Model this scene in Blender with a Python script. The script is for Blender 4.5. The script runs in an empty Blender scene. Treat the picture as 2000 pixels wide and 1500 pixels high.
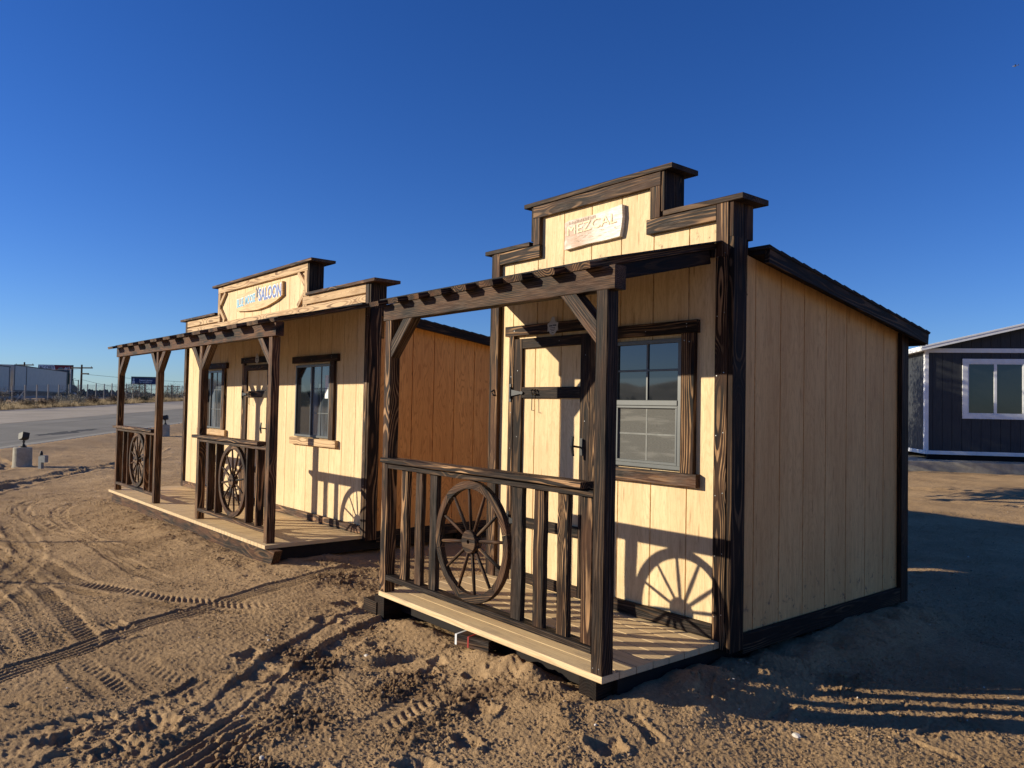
import bpy, math, random
import numpy as np
from mathutils import Vector, Matrix
random.seed(7); rng = np.random.RandomState(11)
S = bpy.context.scene; COL = S.collection
R = math.radians

# ------------------------------------------------------------------ camera, sky, sun, exposure
cam = bpy.data.cameras.new("camera"); co = bpy.data.objects.new("camera", cam); COL.objects.link(co)
CAM = Vector((2.8908, -3.0585, 1.4438)); yaw, pitch, roll = -0.8797, 0.0303, 0.0198
cf = Vector((math.sin(yaw)*math.cos(pitch), math.cos(yaw)*math.cos(pitch), math.sin(pitch)))
cr0 = Vector((math.cos(yaw), -math.sin(yaw), 0)); cu0 = cr0.cross(cf)
cr = cr0*math.cos(roll) + cu0*math.sin(roll); cu = cu0*math.cos(roll) - cr0*math.sin(roll)
m = Matrix.Identity(4)
for i in range(3): m[i][0] = cr[i]; m[i][1] = cu[i]; m[i][2] = -cf[i]; m[i][3] = CAM[i]
co.matrix_world = m
cam.sensor_width = 36; cam.lens = 26.97; cam.clip_start = 0.05; cam.clip_end = 9000
S.camera = co

SUN = Vector((0.924, 1.053, -0.425)).normalized()      # direction the light travels
elev = math.asin(-SUN.z); rot = math.atan2(-SUN.x, -SUN.y)
W = bpy.data.worlds.new("World"); S.world = W; W.use_nodes = True
nt = W.node_tree; nt.nodes.clear()
out = nt.nodes.new('ShaderNodeOutputWorld'); bg = nt.nodes.new('ShaderNodeBackground')
sky = nt.nodes.new('ShaderNodeTexSky'); sky.sky_type = 'NISHITA'; sky.sun_disc = False
sky.sun_elevation = elev; sky.sun_rotation = rot; sky.altitude = 850
sky.air_density = 1.0; sky.dust_density = 0.1; sky.ozone_density = 3.0
hs = nt.nodes.new('ShaderNodeHueSaturation'); hs.inputs['Saturation'].default_value = 1.22; hs.inputs['Hue'].default_value = 0.505
tn = nt.nodes.new('ShaderNodeMix'); tn.data_type = 'RGBA'; tn.blend_type = 'MULTIPLY'; tn.inputs[0].default_value = 1.0; tn.inputs[7].default_value = (0.86, 1.09, 1.66, 1)
nt.links.new(sky.outputs[0], hs.inputs['Color']); nt.links.new(hs.outputs[0], tn.inputs[6]); nt.links.new(tn.outputs[2], bg.inputs[0])
bg.inputs[1].default_value = 0.0555
nt.links.new(bg.outputs[0], out.inputs[0])
sl = bpy.data.lights.new("sun", 'SUN'); so = bpy.data.objects.new("sun", sl); COL.objects.link(so)
sl.energy = 5.0; sl.angle = R(0.55); sl.color = (1.0, 0.90, 0.71)
so.rotation_euler = SUN.to_track_quat('-Z', 'Y').to_euler()
S.view_settings.view_transform = 'Standard'; S.view_settings.look = 'None'
S.view_settings.exposure = 0.5; S.view_settings.gamma = 1.0

# ------------------------------------------------------------------ shader helpers
MATS = {}
class N:
    def __init__(s, name, rough=0.6, spec=0.4):
        s.m = bpy.data.materials.new(name); s.m.use_nodes = True; MATS[name] = s.m
        s.t = s.m.node_tree; s.b = s.t.nodes['Principled BSDF']
        s.b.inputs['Roughness'].default_value = rough; s.b.inputs['Specular IOR Level'].default_value = spec
    def new(s, k, **kw):
        n = s.t.nodes.new(k)
        for a, v in kw.items(): setattr(n, a, v)
        return n
    def put(s, sock, v):
        if isinstance(v, bpy.types.NodeSocket): s.t.links.new(v, sock)
        elif isinstance(v, (tuple, list)) and len(v) == 3 and sock.type == 'RGBA': sock.default_value = (*v, 1)
        else: sock.default_value = v
    def math(s, op, a, b=0.0, c=0.0, clamp=False):
        n = s.new('ShaderNodeMath', operation=op, use_clamp=clamp)
        s.put(n.inputs[0], a); s.put(n.inputs[1], b); s.put(n.inputs[2], c); return n.outputs[0]
    def vm(s, op, a, b=(0, 0, 0)):
        n = s.new('ShaderNodeVectorMath', operation=op); s.put(n.inputs[0], a); s.put(n.inputs[1], b)
        return n.outputs['Value'] if op in ('LENGTH', 'DOT_PRODUCT', 'DISTANCE') else n.outputs[0]
    def mix(s, f, a, b, mode='MIX'):
        n = s.new('ShaderNodeMix', data_type='RGBA', blend_type=mode)
        s.put(n.inputs[0], f); s.put(n.inputs[6], a); s.put(n.inputs[7], b); return n.outputs[2]
    def noise(s, v, sc, det=4, ro=0.55, dist=0.0):
        n = s.new('ShaderNodeTexNoise'); s.put(n.inputs['Vector'], v); n.inputs['Scale'].default_value = sc
        n.inputs['Detail'].default_value = det; n.inputs['Roughness'].default_value = ro; n.inputs['Distortion'].default_value = dist
        return n.outputs['Fac']
    def ss(s, x, a, b, lo=0.0, hi=1.0):
        n = s.new('ShaderNodeMapRange', interpolation_type='SMOOTHSTEP'); s.put(n.inputs[0], x)
        for i, v in enumerate((a, b, lo, hi)): s.put(n.inputs[i+1], v)
        return n.outputs[0]
    def attr(s, nm): return s.new('ShaderNodeAttribute', attribute_name=nm).outputs['Vector']
    def sep(s, v):
        n = s.new('ShaderNodeSeparateXYZ'); s.put(n.inputs[0], v); return n.outputs
    def obj(s): return s.new('ShaderNodeTexCoord').outputs['Object']
    def pos(s): return s.new('ShaderNodeNewGeometry').outputs['Position']
    def bump(s, h, dist, strength=1.0):
        n = s.new('ShaderNodeBump'); s.put(n.inputs['Height'], h); n.inputs['Distance'].default_value = dist
        n.inputs['Strength'].default_value = strength; s.t.links.new(n.outputs[0], s.b.inputs['Normal'])
    def col(s, c): s.put(s.b.inputs['Base Color'], c)

def simple(name, col, rough=0.6, spec=0.4, metal=0.0, var=0.15, sc=20.0):
    n = N(name, rough, spec); n.b.inputs['Metallic'].default_value = metal
    f = n.noise(n.obj(), sc, 4)
    a = tuple(max(0, c*(1-var)) for c in col); b = tuple(min(1, c*(1+var)) for c in col)
    n.col(n.mix(n.ss(f, 0.3, 0.7), a, b)); return n.m

def mat_char(name='charred_wood', light=False):                                            # torched / stained softwood, rings run along attribute x
    n = N(name, 0.6, 0.10)
    p = n.attr('bc'); bv = n.sep(n.attr('bv')); x, y, z = n.sep(p)
    v = n.new('ShaderNodeTexVoronoi', feature='F1', voronoi_dimensions='3D'); v.inputs['Scale'].default_value = 1.0
    ps = n.vm('MULTIPLY', p, (1.7, 5.0, 0.12)); n.put(v.inputs['Vector'], ps)
    d = v.outputs['Distance']
    dm = n.vm('LENGTH', n.vm('MULTIPLY', n.vm('SUBTRACT', ps, v.outputs['Position']), (0.588, 0.2, 1.2)))
    warp = n.noise(n.vm('MULTIPLY', p, (1.3, 6, 6)), 1.0, 1, 0.45)
    warp2 = n.noise(n.vm('MULTIPLY', p, (9, 40, 40)), 1.0, 2, 0.5)
    r = n.math('SQRT', n.math('ADD', n.math('MULTIPLY', y, y), n.math('MULTIPLY', z, z)))
    g = n.math('EXPONENT', n.math('MULTIPLY', n.math('MULTIPLY', d, d), -30.0))
    r = n.math('ADD', r, n.math('MULTIPLY', warp, 0.07)); r = n.math('ADD', r, n.math('MULTIPLY', warp2, 0.003))
    r = n.math('ADD', r, n.math('MULTIPLY', g, 0.05))
    fq = n.math('MULTIPLY_ADD', n.noise(n.vm('MULTIPLY', p, (.06, 0, 0)), 1.0, 0), 800.0, 30.0)
    s = n.math('SINE', n.math('MULTIPLY', r, fq))
    line = n.ss(s, 0.15, 0.8)
    patch = n.ss(n.noise(n.vm('MULTIPLY', p, (1.8, 7, 7)), 1.0, 3, 0.6), 0.38, 0.62)
    streak = n.noise(n.vm('MULTIPLY', p, (5, 260, 260)), 1.0, 5, 0.65)
    dark = n.mix(n.ss(streak, 0.35, 0.7), (0.003, 0.0028, 0.0028), (0.016, 0.012, 0.010))
    brown = n.mix(n.ss(streak, 0.3, 0.7), (0.030, 0.012, 0.006), (0.135, 0.058, 0.026))
    lown = n.noise(n.vm('MULTIPLY', p, (2.2, 10, 10)), 1.0, 3, 0.6)
    rf = n.math('MULTIPLY', n.ss(lown, 0.36, 0.68), bv[2], clamp=True)
    c = n.mix(rf, dark, brown)
    lf = n.math('MULTIPLY', n.math('MULTIPLY', line, n.math('MULTIPLY_ADD', patch, 0.92, 0.08)), bv[0], clamp=True)
    lf = n.math('MULTIPLY', lf, n.ss(streak, 0.28, 0.56, 0.3, 1.0))
    c = n.mix(lf, c, n.mix(n.ss(streak, 0.3, 0.75), (0.36, 0.18, 0.078), (0.58, 0.36, 0.18)))
    gpat = n.noise(n.vm('MULTIPLY', p, (3, 14, 14)), 1.0, 4, 0.65)
    gf = n.math('MULTIPLY', n.math('MULTIPLY', n.ss(streak, 0.45, 0.66), n.ss(gpat, 0.25, 0.6, 0.35, 1.0)), bv[1], clamp=True)
    c = n.mix(n.math('MULTIPLY', gf, 0.75), c, (0.150, 0.118, 0.096))
    kc = n.ss(dm, 0.008, 0.019, 0.8, 0.0)
    kring = n.math('MULTIPLY_ADD', n.math('SINE', n.math('MULTIPLY', dm, 1500.0)), 0.35, 0.65)
    if light:
        c = n.mix(n.ss(streak, .35, .7), (0.56, 0.36, 0.19), (0.66, 0.47, 0.27)); c = n.mix(n.math('MULTIPLY', line, n.math('MULTIPLY_ADD', patch, 0.55, 0.3)), c, (0.13, 0.07, 0.035)); c = n.mix(n.ss(lown, .52, .72, 0, .6), c, (0.28, 0.15, 0.07))
    c = n.mix(n.math('MULTIPLY', kc, kring), c, (0.24, 0.105, 0.05))
    n.col(c)
    h = n.math('ADD', n.math('MULTIPLY', streak, 0.7), n.math('MULTIPLY', line, 0.4)); n.bump(h, 0.0025, 0.8)
    n.put(n.b.inputs['Roughness'], n.ss(streak, 0.3, 0.7, 0.5, 0.8))
    return n.m

def mat_pine():                                            # fresh framing lumber
    n = N('new_lumber', 0.65, 0.3)
    p = n.attr('bc'); bv = n.sep(n.attr('bv')); x, y, z = n.sep(p)
    v = n.new('ShaderNodeTexVoronoi', feature='F1'); ps = n.vm('MULTIPLY', p, (1.6, 6, 6)); n.put(v.inputs['Vector'], ps); v.inputs['Scale'].default_value = 1.0
    dm = n.vm('LENGTH', n.vm('MULTIPLY', n.vm('SUBTRACT', ps, v.outputs['Position']), (0.625, 0.1667, 0.1667)))
    warp = n.noise(n.vm('MULTIPLY', p, (1.2, 9, 9)), 1.0, 2, 0.5)
    r = n.math('SQRT', n.math('ADD', n.math('MULTIPLY', y, y), n.math('MULTIPLY', z, z)))
    r = n.math('MULTIPLY_ADD', warp, 0.03, r)
    s = n.math('SINE', n.math('MULTIPLY', r, 2*math.pi/0.009))
    st = n.noise(n.vm('MULTIPLY', p, (4, 220, 220)), 1.0, 5, 0.65)
    c = n.mix(n.ss(s, 0.2, 1.0), (0.74, 0.56, 0.31), (0.60, 0.41, 0.21))
    c = n.mix(n.ss(st, 0.42, 0.7), c, (0.50, 0.34, 0.19))
    c = n.mix(bv[2], c, (0.50, 0.34, 0.18)); c = n.mix(n.ss(dm, 0.009, 0.016, 0.8, 0.0), c, (0.20, 0.09, 0.04))
    dirt = n.noise(n.vm('MULTIPLY', p, (3, 9, 9)), 1.0, 5, 0.7)
    c = n.mix(n.math('MULTIPLY', n.ss(dirt, 0.5, 0.75), bv[1], clamp=True), c, (0.27, 0.20, 0.14))
    n.col(c); n.bump(st, 0.0015, 0.6); return n.m

def mat_ply():                                             # grooved plywood siding, grain runs along attribute x
    n = N('plywood_siding', 0.7, 0.25)
    p = n.attr('bc'); bv = n.sep(n.attr('bv'))
    fig = n.noise(n.vm('MULTIPLY', p, (0.9, 5.5, 1)), 1.0, 2, 0.45)
    s = n.math('SINE', n.math('MULTIPLY', fig, 130.0)); line = n.ss(s, 0.3, 1.0)
    wide = n.noise(n.vm('MULTIPLY', p, (0.5, 3.3, 1)), 1.0, 2)
    fl = n.noise(n.vm('MULTIPLY', p, (11, 130, 1)), 1.0, 5, 0.75)
    mot = n.noise(n.vm('MULTIPLY', p, (2.2, 26, 1)), 1.0, 4, 0.65)
    fine = n.noise(n.vm('MULTIPLY', p, (40, 420, 1)), 1.0, 3, 0.6)
    c = n.mix(n.ss(wide, 0.35, 0.65), (0.78, 0.595, 0.335), (0.70, 0.51, 0.275))
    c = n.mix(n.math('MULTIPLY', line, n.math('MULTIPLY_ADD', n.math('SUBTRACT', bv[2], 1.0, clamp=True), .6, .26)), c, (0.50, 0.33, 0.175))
    c = n.mix(n.ss(mot, 0.42, 0.68, 0, 0.5), c, (0.54, 0.36, 0.18)); c = n.mix(n.ss(fl, 0.52, 0.70, 0, 0.75), c, (0.42, 0.25, 0.12)); c = n.mix(n.ss(fine, 0.56, 0.8, 0, 0.6), c, (0.30, 0.17, 0.08))
    v = n.new('ShaderNodeTexVoronoi', feature='F1'); ps = n.vm('MULTIPLY', p, (1.1, 3.1, 1)); n.put(v.inputs['Vector'], ps); v.inputs['Scale'].default_value = 1.0
    dm = n.vm('LENGTH', n.vm('MULTIPLY', n.vm('SUBTRACT', ps, v.outputs['Position']), (0.35, 1.1, 0)))
    c = n.mix(n.ss(dm, 0.012, 0.03, 0.55, 0.0), c, (0.34, 0.18, 0.08))
    c = n.mix(n.math('MULTIPLY', bv[2], 1.0, clamp=True), c, n.mix(1.0, c, (0.93, 0.72, 0.50), 'MULTIPLY')); c = n.mix(n.math('SUBTRACT', bv[2], 1.0, clamp=True), c, n.mix(1.0, c, (0.97, 0.74, 0.47), 'MULTIPLY'))  # shaded right walls: warm bounce light put into the plywood colour
    stain = n.noise(n.vm('MULTIPLY', p, (14, 14, 1)), 1.0, 5, 0.7)
    c = n.mix(n.math('MULTIPLY', n.ss(stain, 0.57, 0.66), bv[1], clamp=True), c, (0.16, 0.10, 0.06))
    n.col(c); n.bump(n.math('ADD', fl, n.math('MULTIPLY', fine, 0.6)), 0.0012, 0.7); return n.m

CH = mat_char(); CHL = mat_char('torched_pine', True); PINE = mat_pine(); PLY = mat_ply()
BLACKM = simple('black_iron', (0.012, 0.012, 0.013), 0.4, 0.5)
STEEL = simple('galvanised_nail', (0.4, 0.4, 0.39), 0.35, 0.5, 0.6)
FRAME = simple('bronze_window_frame', (0.10, 0.105, 0.10), 0.35, 0.5, 0.0, 0.05)
WHITE = simple('white_trim_paint', (0.78, 0.78, 0.76), 0.5, 0.4, 0, 0.05, 8)
CONC = None
def mat_conc():
    n = N('concrete', 0.9, 0.2); p = n.obj()
    a = n.noise(p, 6, 6, 0.7); b = n.noise(p, 90, 3)
    c = n.mix(n.ss(a, 0.3, 0.7), (0.30, 0.27, 0.205), (0.42, 0.385, 0.30)); c = n.mix(n.ss(b, 0.55, 0.8, 0, 0.5), c, (0.15, 0.14, 0.13))
    n.col(c); n.bump(b, 0.003, 0.6); return n.m
CONC = mat_conc()
def mat_glass(name, col, rough=0.03, ior=1.75, streak=0.0):
    n = N(name, rough, 0.5); n.b.inputs['IOR'].default_value = ior
    f = n.noise(n.vm('MULTIPLY', n.obj(), (6, 6, 1.2)), 1.0, 3)
    n.col(n.mix(n.ss(f, 0.35, 0.7, 0, 1), col, tuple(c*(1+streak*3)+streak*0.02 for c in col))); return n.m
GLASS = mat_glass('dark_window_glass', (0.012, 0.014, 0.017))
GLASSB = mat_glass('dim_curtained_glass', (0.025, 0.032, 0.04), 0.05, 1.7, 1.2)
def mat_screen():
    n = N('insect_screen', 0.75, 0.3); p = n.obj()
    w = n.noise(n.vm('MULTIPLY', p, (60, 60, 500)), 1.0, 3, 0.7); w2 = n.noise(n.vm('MULTIPLY', p, (2, 2, 26)), 1.0, 3, 0.6)
    c = n.mix(n.ss(w, 0.3, 0.7), (0.06, 0.057, 0.05), (0.11, 0.106, 0.094)); c = n.mix(n.ss(w2, 0.5, 0.66, 0, 0.45), c, (0.19, 0.182, 0.162))
    n.col(c); return n.m
SCREEN = mat_screen()
def mat_shingle():
    n = N('asphalt_shingle', 0.9, 0.2); p = n.obj(); a = n.noise(p, 160, 3); b = n.noise(p, 3, 3)
    n.col(n.mix(n.ss(a, 0.35, 0.7), (0.012, 0.012, 0.014), n.mix(b, (0.04, 0.04, 0.043), (0.07, 0.068, 0.066)))); n.bump(a, 0.003); return n.m
SHING = mat_shingle()
UNDER = simple('dark_stained_framing', (0.016, 0.012, 0.010), 0.8, 0.2)

# ------------------------------------------------------------------ mesh builder
def nrand(): return random.uniform(-1, 1)
class MB:
    def __init__(s): s.v = []; s.f = []; s.bc = []; s.bv = []; s.mi = []
    def addv(s, co, bc, bv): s.v.append(tuple(co)); s.bc.append(bc); s.bv.append(bv); return len(s.v)-1
    def board(s, o, ax, ay, az, L, w, h, bv=(0.4, 0.2, 0.4), cham=0.003, seg=1, wob=0.0, mi=0, ends=None):
        """extrude a chamfered rectangle w x h from o along ax; ends=(f0,f1): shear of the end cuts across ay"""
        o, ax, ay, az = Vector(o), Vector(ax), Vector(ay), Vector(az)
        rx = random.uniform(0, 50); ry = random.uniform(-0.9, -0.1)*w; rz = random.choice((-1, 1))*random.uniform(0.02, 0.07) - h/2
        if h > w: ry, rz = random.choice((-1, 1))*random.uniform(0.02, 0.07) - w/2, random.uniform(-0.9, -0.1)*h
        bv = (bv[0]*random.uniform(0.7, 1.25), bv[1]*random.uniform(0.6, 1.4), bv[2]*random.uniform(0.6, 1.4))
        c = min(cham, w*0.3, h*0.3)
        prof = [(c, 0), (w-c, 0), (w, c), (w, h-c), (w-c, h), (c, h), (0, h-c), (0, c)]
        ph = [random.uniform(0, 6.28) for _ in range(4)]
        base = len(s.v); e0, e1 = ends or (0, 0)
        for k in range(seg+1):
            t = k/seg
            for (a, b) in prof:
                x0 = e0*(a-w/2); x1 = L + e1*(a-w/2); x = x0 + (x1-x0)*t
                da = db = 0.0
                if wob:
                    side = 1 if a > w/2 else -1
                    da = wob*(math.sin(x*7+ph[0]+side)*0.6 + math.sin(x*19+ph[1]*side)*0.3 + 0.25*nrand())
                    db = wob*0.5*(math.sin(x*9+ph[2]) * 0.6 + 0.2*nrand())
                s.addv(o + ax*x + ay*(a+da) + az*(b+db), (x+rx, a+ry, b+rz), bv)
        for k in range(seg):
            for i in range(8):
                j = (i+1) % 8; a0 = base+k*8
                s.f.append((a0+i, a0+j, a0+8+j, a0+8+i)); s.mi.append(mi)
        s.f.append(tuple(base+i for i in reversed(range(8)))); s.f.append(tuple(base+seg*8+i for i in range(8))); s.mi += [mi, mi]
        # consistent winding is fixed in build()
    def box(s, x0, x1, y0, y1, z0, z1, g='x', **k):
        if g == 'x': s.board((x0, y0, z0), (1, 0, 0), (0, 1, 0), (0, 0, 1), x1-x0, y1-y0, z1-z0, **k)
        elif g == 'y': s.board((x0, y0, z0), (0, 1, 0), (1, 0, 0), (0, 0, 1), y1-y0, x1-x0, z1-z0, **k)
        else: s.board((x0, y0, z0), (0, 0, 1), (1, 0, 0), (0, 1, 0), z1-z0, x1-x0, y1-y0, **k)
    def tube(s, pts, r, n=8, mi=0, bv=(0.3, 0.2, 0.4), cap=True):
        pts = [Vector(p) for p in pts]; rr = r if isinstance(r, (list, tuple)) else [r]*len(pts); base = len(s.v); rx = random.uniform(0, 50); ln = 0
        for k, p in enumerate(pts):
            d = (pts[min(k+1, len(pts)-1)] - pts[max(k-1, 0)]).normalized()
            a = d.orthogonal().normalized() if abs(d.z) > 0.9 else d.cross(Vector((0, 0, 1))).normalized(); b = d.cross(a)
            if k: ln += (p-pts[k-1]).length
            for i in range(n):
                t = 2*math.pi*i/n; s.addv(p + a*(rr[k]*math.cos(t)) + b*(rr[k]*math.sin(t)), (ln+rx, rr[k]*math.cos(t)+0.03, rr[k]*math.sin(t)), bv)
        for k in range(len(pts)-1):
            for i in range(n):
                j = (i+1) % n; a0 = base+k*n; s.f.append((a0+i, a0+j, a0+n+j, a0+n+i)); s.mi.append(mi)
        if cap: s.f.append(tuple(base+i for i in range(n))); s.f.append(tuple(base+(len(pts)-1)*n+i for i in range(n))); s.mi += [mi, mi]
    def poly(s, pts, o, ax, ay, az, h, mi=0, bv=(0.4, 0.2, 0.4)):
        """flat outline pts (u,v) in plane ax,ay extruded h along az"""
        o, ax, ay, az = Vector(o), Vector(ax), Vector(ay), Vector(az); n = len(pts); base = len(s.v); rx = random.uniform(0, 50)
        for q in (0, h):
            for (u, v) in pts: s.addv(o+ax*u+ay*v+az*q, (u+rx, v-0.05, q+0.04), bv)
        for i in range(n):
            j = (i+1) % n; s.f.append((base+i, base+j, base+n+j, base+n+i)); s.mi.append(mi)
        s.f.append(tuple(base+i for i in range(n))); s.f.append(tuple(base+n+i for i in range(n))); s.mi += [mi, mi]
    def build(s, name, mats, parent=None, smooth=False, fix=True):
        me = bpy.data.meshes.new(name); me.from_pydata(s.v, [], s.f)
        for mm in (mats if isinstance(mats, (list, tuple)) else [mats]): me.materials.append(mm)
        me.polygons.foreach_set('material_index', s.mi)
        for nm, dat in (('bc', s.bc), ('bv', s.bv)):
            a = me.attributes.new(nm, 'FLOAT_VECTOR', 'POINT'); a.data.foreach_set('vector', np.array(dat, dtype=np.float32).ravel())
        if fix:
            import bmesh
            b = bmesh.new(); b.from_mesh(me); bmesh.ops.recalc_face_normals(b, faces=b.faces); b.to_mesh(me); b.free()
        if smooth: me.polygons.foreach_set('use_smooth', [True]*len(me.polygons))
        me.update(); o = bpy.data.objects.new(name, me); COL.objects.link(o); o.parent = parent; return o
def tag(o, label=None, cat=None, group=None, kind=None):
    for k, v in (('label', label), ('category', cat), ('group', group), ('kind', kind)):
        if v: o[k] = v
    return o
def empty(name, loc=(0, 0, 0), rz=0.0):
    o = bpy.data.objects.new(name, None); COL.objects.link(o); o.location = loc; o.rotation_euler.z = rz; o.empty_display_size = 0.3; return o
def part(name, parent, mats, fn, **k):
    b = MB(); fn(b); return b.build(name, mats, parent, **k)
def bx(name, parent, mat, x0, x1, y0, y1, z0, z1, g='x', **k):
    b = MB(); b.box(x0, x1, y0, y1, z0, z1, g, **k); return b.build(name, mat, parent)

# siding sheet: profile along u, vertical z, grooves cut into the surface
def siding(b, o, au, an, u0, u1, grooves, zb, zt, bv=(0, 0, 0), levels=(), gw=0.010, gd=0.012, breaks=()):
    """o origin, au axis along the wall, an outward normal; zt(u)->top height (evaluated just inside each strip)"""
    o, au, an = Vector(o), Vector(au), Vector(an)
    pr = [(u0, 0.0)]
    ev = sorted([(g, 'g') for g in grooves if u0+gw < g < u1-gw] + [(k, 'b') for k in breaks if u0 < k < u1])
    for g, t in ev:
        if t == 'g': pr += [(g-gw/2, 0), (g-gw/2+0.0015, -gd), (g+gw/2-0.0015, -gd), (g+gw/2, 0)]
        else: pr += [(g, 0), (g, 0)]
    pr.append((u1, 0.0)); ro = random.uniform(0, 30)
    for i in range(len(pr)-1):
        (ua, da), (ub, db) = pr[i], pr[i+1]
        if ub-ua < 1e-6: continue
        e = 1e-4; ta, tb = zt(ua+e), zt(ub-e); q = []
        sh = math.floor((ua+ub)/2/1.22)*3.7
        zs = [(zb, bv[1])]+[l for l in levels if l[0] < min(ta, tb)]+[(None, 0 if levels else bv[1])]
        for (z0, s0), (z1, s1) in zip(zs[:-1], zs[1:]):
            q = [b.addv(o+au*u+an*d+Vector((0, 0, z)), (z+ro+sh, u+ro, 0), (bv[0], st, bv[2])) for (u, d, z, st) in ((ua, da, z0, s0), (ub, db, z0, s0), (ub, db, tb if z1 is None else z1, s1), (ua, da, ta if z1 is None else z1, s1))]
            b.f.append(tuple(q)); b.mi.append(0)

def text_mesh(txt, size, ext=0.0015, space=1.0, shear=0.0, offset=0.0):
    c = bpy.data.curves.new('t', 'FONT'); c.body = txt; c.size = size; c.extrude = ext; c.space_character = space; c.shear = shear; c.offset = offset
    c.align_x = 'CENTER'; c.align_y = 'CENTER'; c.resolution_u = 3
    o = bpy.data.objects.new('t', c); COL.objects.link(o); dg = bpy.context.evaluated_depsgraph_get(); dg.update()
    me = bpy.data.meshes.new_from_object(o.evaluated_get(dg)); bpy.data.objects.remove(o); bpy.data.curves.remove(c); return me
def lettering(name, txt, size, parent, mat, loc, sx=1.0, rot=0.0, **k):
    """text in the parent's XZ plane facing -Y"""
    me = text_mesh(txt, size, **k); me.materials.clear(); me.materials.append(mat); o = bpy.data.objects.new(name, me); COL.objects.link(o); o.parent = parent
    o.matrix_local = Matrix.Translation(loc) @ Matrix.Rotation(R(90), 4, 'X') @ Matrix.Rotation(rot, 4, 'Z') @ Matrix.Diagonal((sx, 1, 1, 1)); return o

# wood looks (line strength, grey weathering, brown)
DK = (0.18, 0.16, 0.25); GR = (0.10, 0.85, 0.75); TAN = (0.95, 0.25, 0.6); BRN = (0.3, 0.25, 0.9); MIX = (0.6, 0.35, 0.45); YEL = (1.6, 0.9, 0.9); BLK = (0.05, 0.05, 0.1)

def wheel(parent, cx, cz, y0, rad, phase, look):
    """wagon wheel standing in the plane y0..y0+0.04"""
    w = empty('wagon_wheel', (cx, y0, cz)); w.parent = parent
    def rim(b):
        nseg = 6; n = 9; rw = 0.054; th = 0.040
        for q in range(nseg):
            a0 = 2*math.pi*q/nseg + 0.25; a1 = a0 + 2*math.pi/nseg - 0.006; base = len(b.v); rx = random.uniform(0, 40); bvv = (look[0]*random.uniform(.6, 1.3), look[1]*random.uniform(.6, 1.3), look[2])
            ro = random.uniform(0.02, 0.06)
            for k in range(n+1):
                t = a0+(a1-a0)*k/n; off = (t-(a0+a1)/2)*rad
                for (rr, yy) in ((rad-rw+.003, 0), (rad-.003, 0), (rad, .003), (rad, th-.003), (rad-.003, th), (rad-rw+.003, th), (rad-rw, th-.003), (rad-rw, .003)):
                    X = rr*math.cos(t); Z = rr*math.sin(t); tm = (a0+a1)/2
                    b.addv((X, yy, Z), (-X*math.sin(tm)+Z*math.cos(tm)+rx, X*math.cos(tm)+Z*math.sin(tm)-rad+ro, yy+0.03), bvv)
            for k in range(n):
                for i in range(8):
                    j = (i+1) % 8; a = base+k*8; b.f.append((a+i, a+j, a+8+j, a+8+i)); b.mi.append(0)
            b.f.append(tuple(base+i for i in range(8))); b.f.append(tuple(base+n*8+i for i in range(8))); b.mi += [0, 0]
    part('rim', w, CH, rim)
    for k in range(12):
        t = phase + k*math.pi/6
        part('spoke', w, CH, lambda b: b.tube([(0.05*math.cos(t), .02, 0.05*math.sin(t)), (0.2*math.cos(t), .02, 0.2*math.sin(t)), ((rad-.05)*math.cos(t), .02, (rad-.05)*math.sin(t))], [.0105, .0125, .0095], 8, bv=look), smooth=True)
    def hub(b):
        n = 28; base = len(b.v); prof = [(.014, -.012), (.073, -.012), (.077, -.008), (.077, .046), (.073, .05), (.014, .05)]
        for (rr, yy) in prof:
            for i in range(n):
                t = 2*math.pi*i/n; b.addv((rr*math.cos(t), yy, rr*math.sin(t)), (rr*math.cos(t)+7.3, rr*math.sin(t)+.02, yy+.05), (look[0]*.8, look[1]*1.2, look[2]))
        for k in range(len(prof)):
            for i in range(n):
                j = (i+1) % n; k2 = (k+1) % len(prof); b.f.append((base+k*n+i, base+k*n+j, base+k2*n+j, base+k2*n+i)); b.mi.append(0)
    part('hub', w, CH, hub)
    return w

def hinge(parent, x, y, z, s=1):
    def f(b):
        b.box(x-.035, x-.008, y-.006, y, z-.075, z+.075, 'z', cham=.001)
        b.poly([(0, -.028), (.12, -.010), (.14, -.014), (.155, 0), (.14, .014), (.12, .010), (0, .028)], (x-.008, y-.005, z), (s, 0, 0), (0, 0, 1), (0, -1, 0), .004)
        b.tube([(x-.010, y-.010, z-.05), (x-.010, y-.010, z+.05)], .007, 8)
    return part('hinge', parent, BLACKM, f)

def nails(parent, pts):
    b = MB()
    for (x, y, z) in pts: b.tube([(x, y-.0015, z), (x, y+.001, z)], .0034, 6)
    return b.build('nail_heads', STEEL, parent)

def badge(parent, x, y, z, s=1.0):
    pl = [(-.062, .030), (-.058, .045), (-.045, .045), (-.022, .066), (-.018, .086), (0, .096), (.018, .086), (.022, .066), (.045, .045), (.062, .045), (.058, .02), (.062, -.022), (.045, -.018), (.028, -.042), (0, -.052), (-.028, -.042), (-.045, -.018), (-.062, -.022), (-.058, .01)]
    o = part('badge', parent, BADGE, lambda b: b.poly([(u*s, v*s) for u, v in pl], (x, y, z), (1, 0, 0), (0, 0, 1), (0, -1, 0), .003))
    for (u0, u1, v, h) in ((-.04, -.004, .022, .011), (.003, .042, .024, .011), (-.032, .03, .006, .005), (-.03, .03, -.006, .005), (-.018, .018, -.018, .005), (-.012, .012, -.034, .005)):
        part('engraved_line', o, BLACKM, lambda b: b.box(x+u0*s, x+u1*s, y-.0042, y-.0031, z+(v-h/2)*s, z+(v+h/2)*s, 'x', cham=0.0001))
    return o
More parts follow.
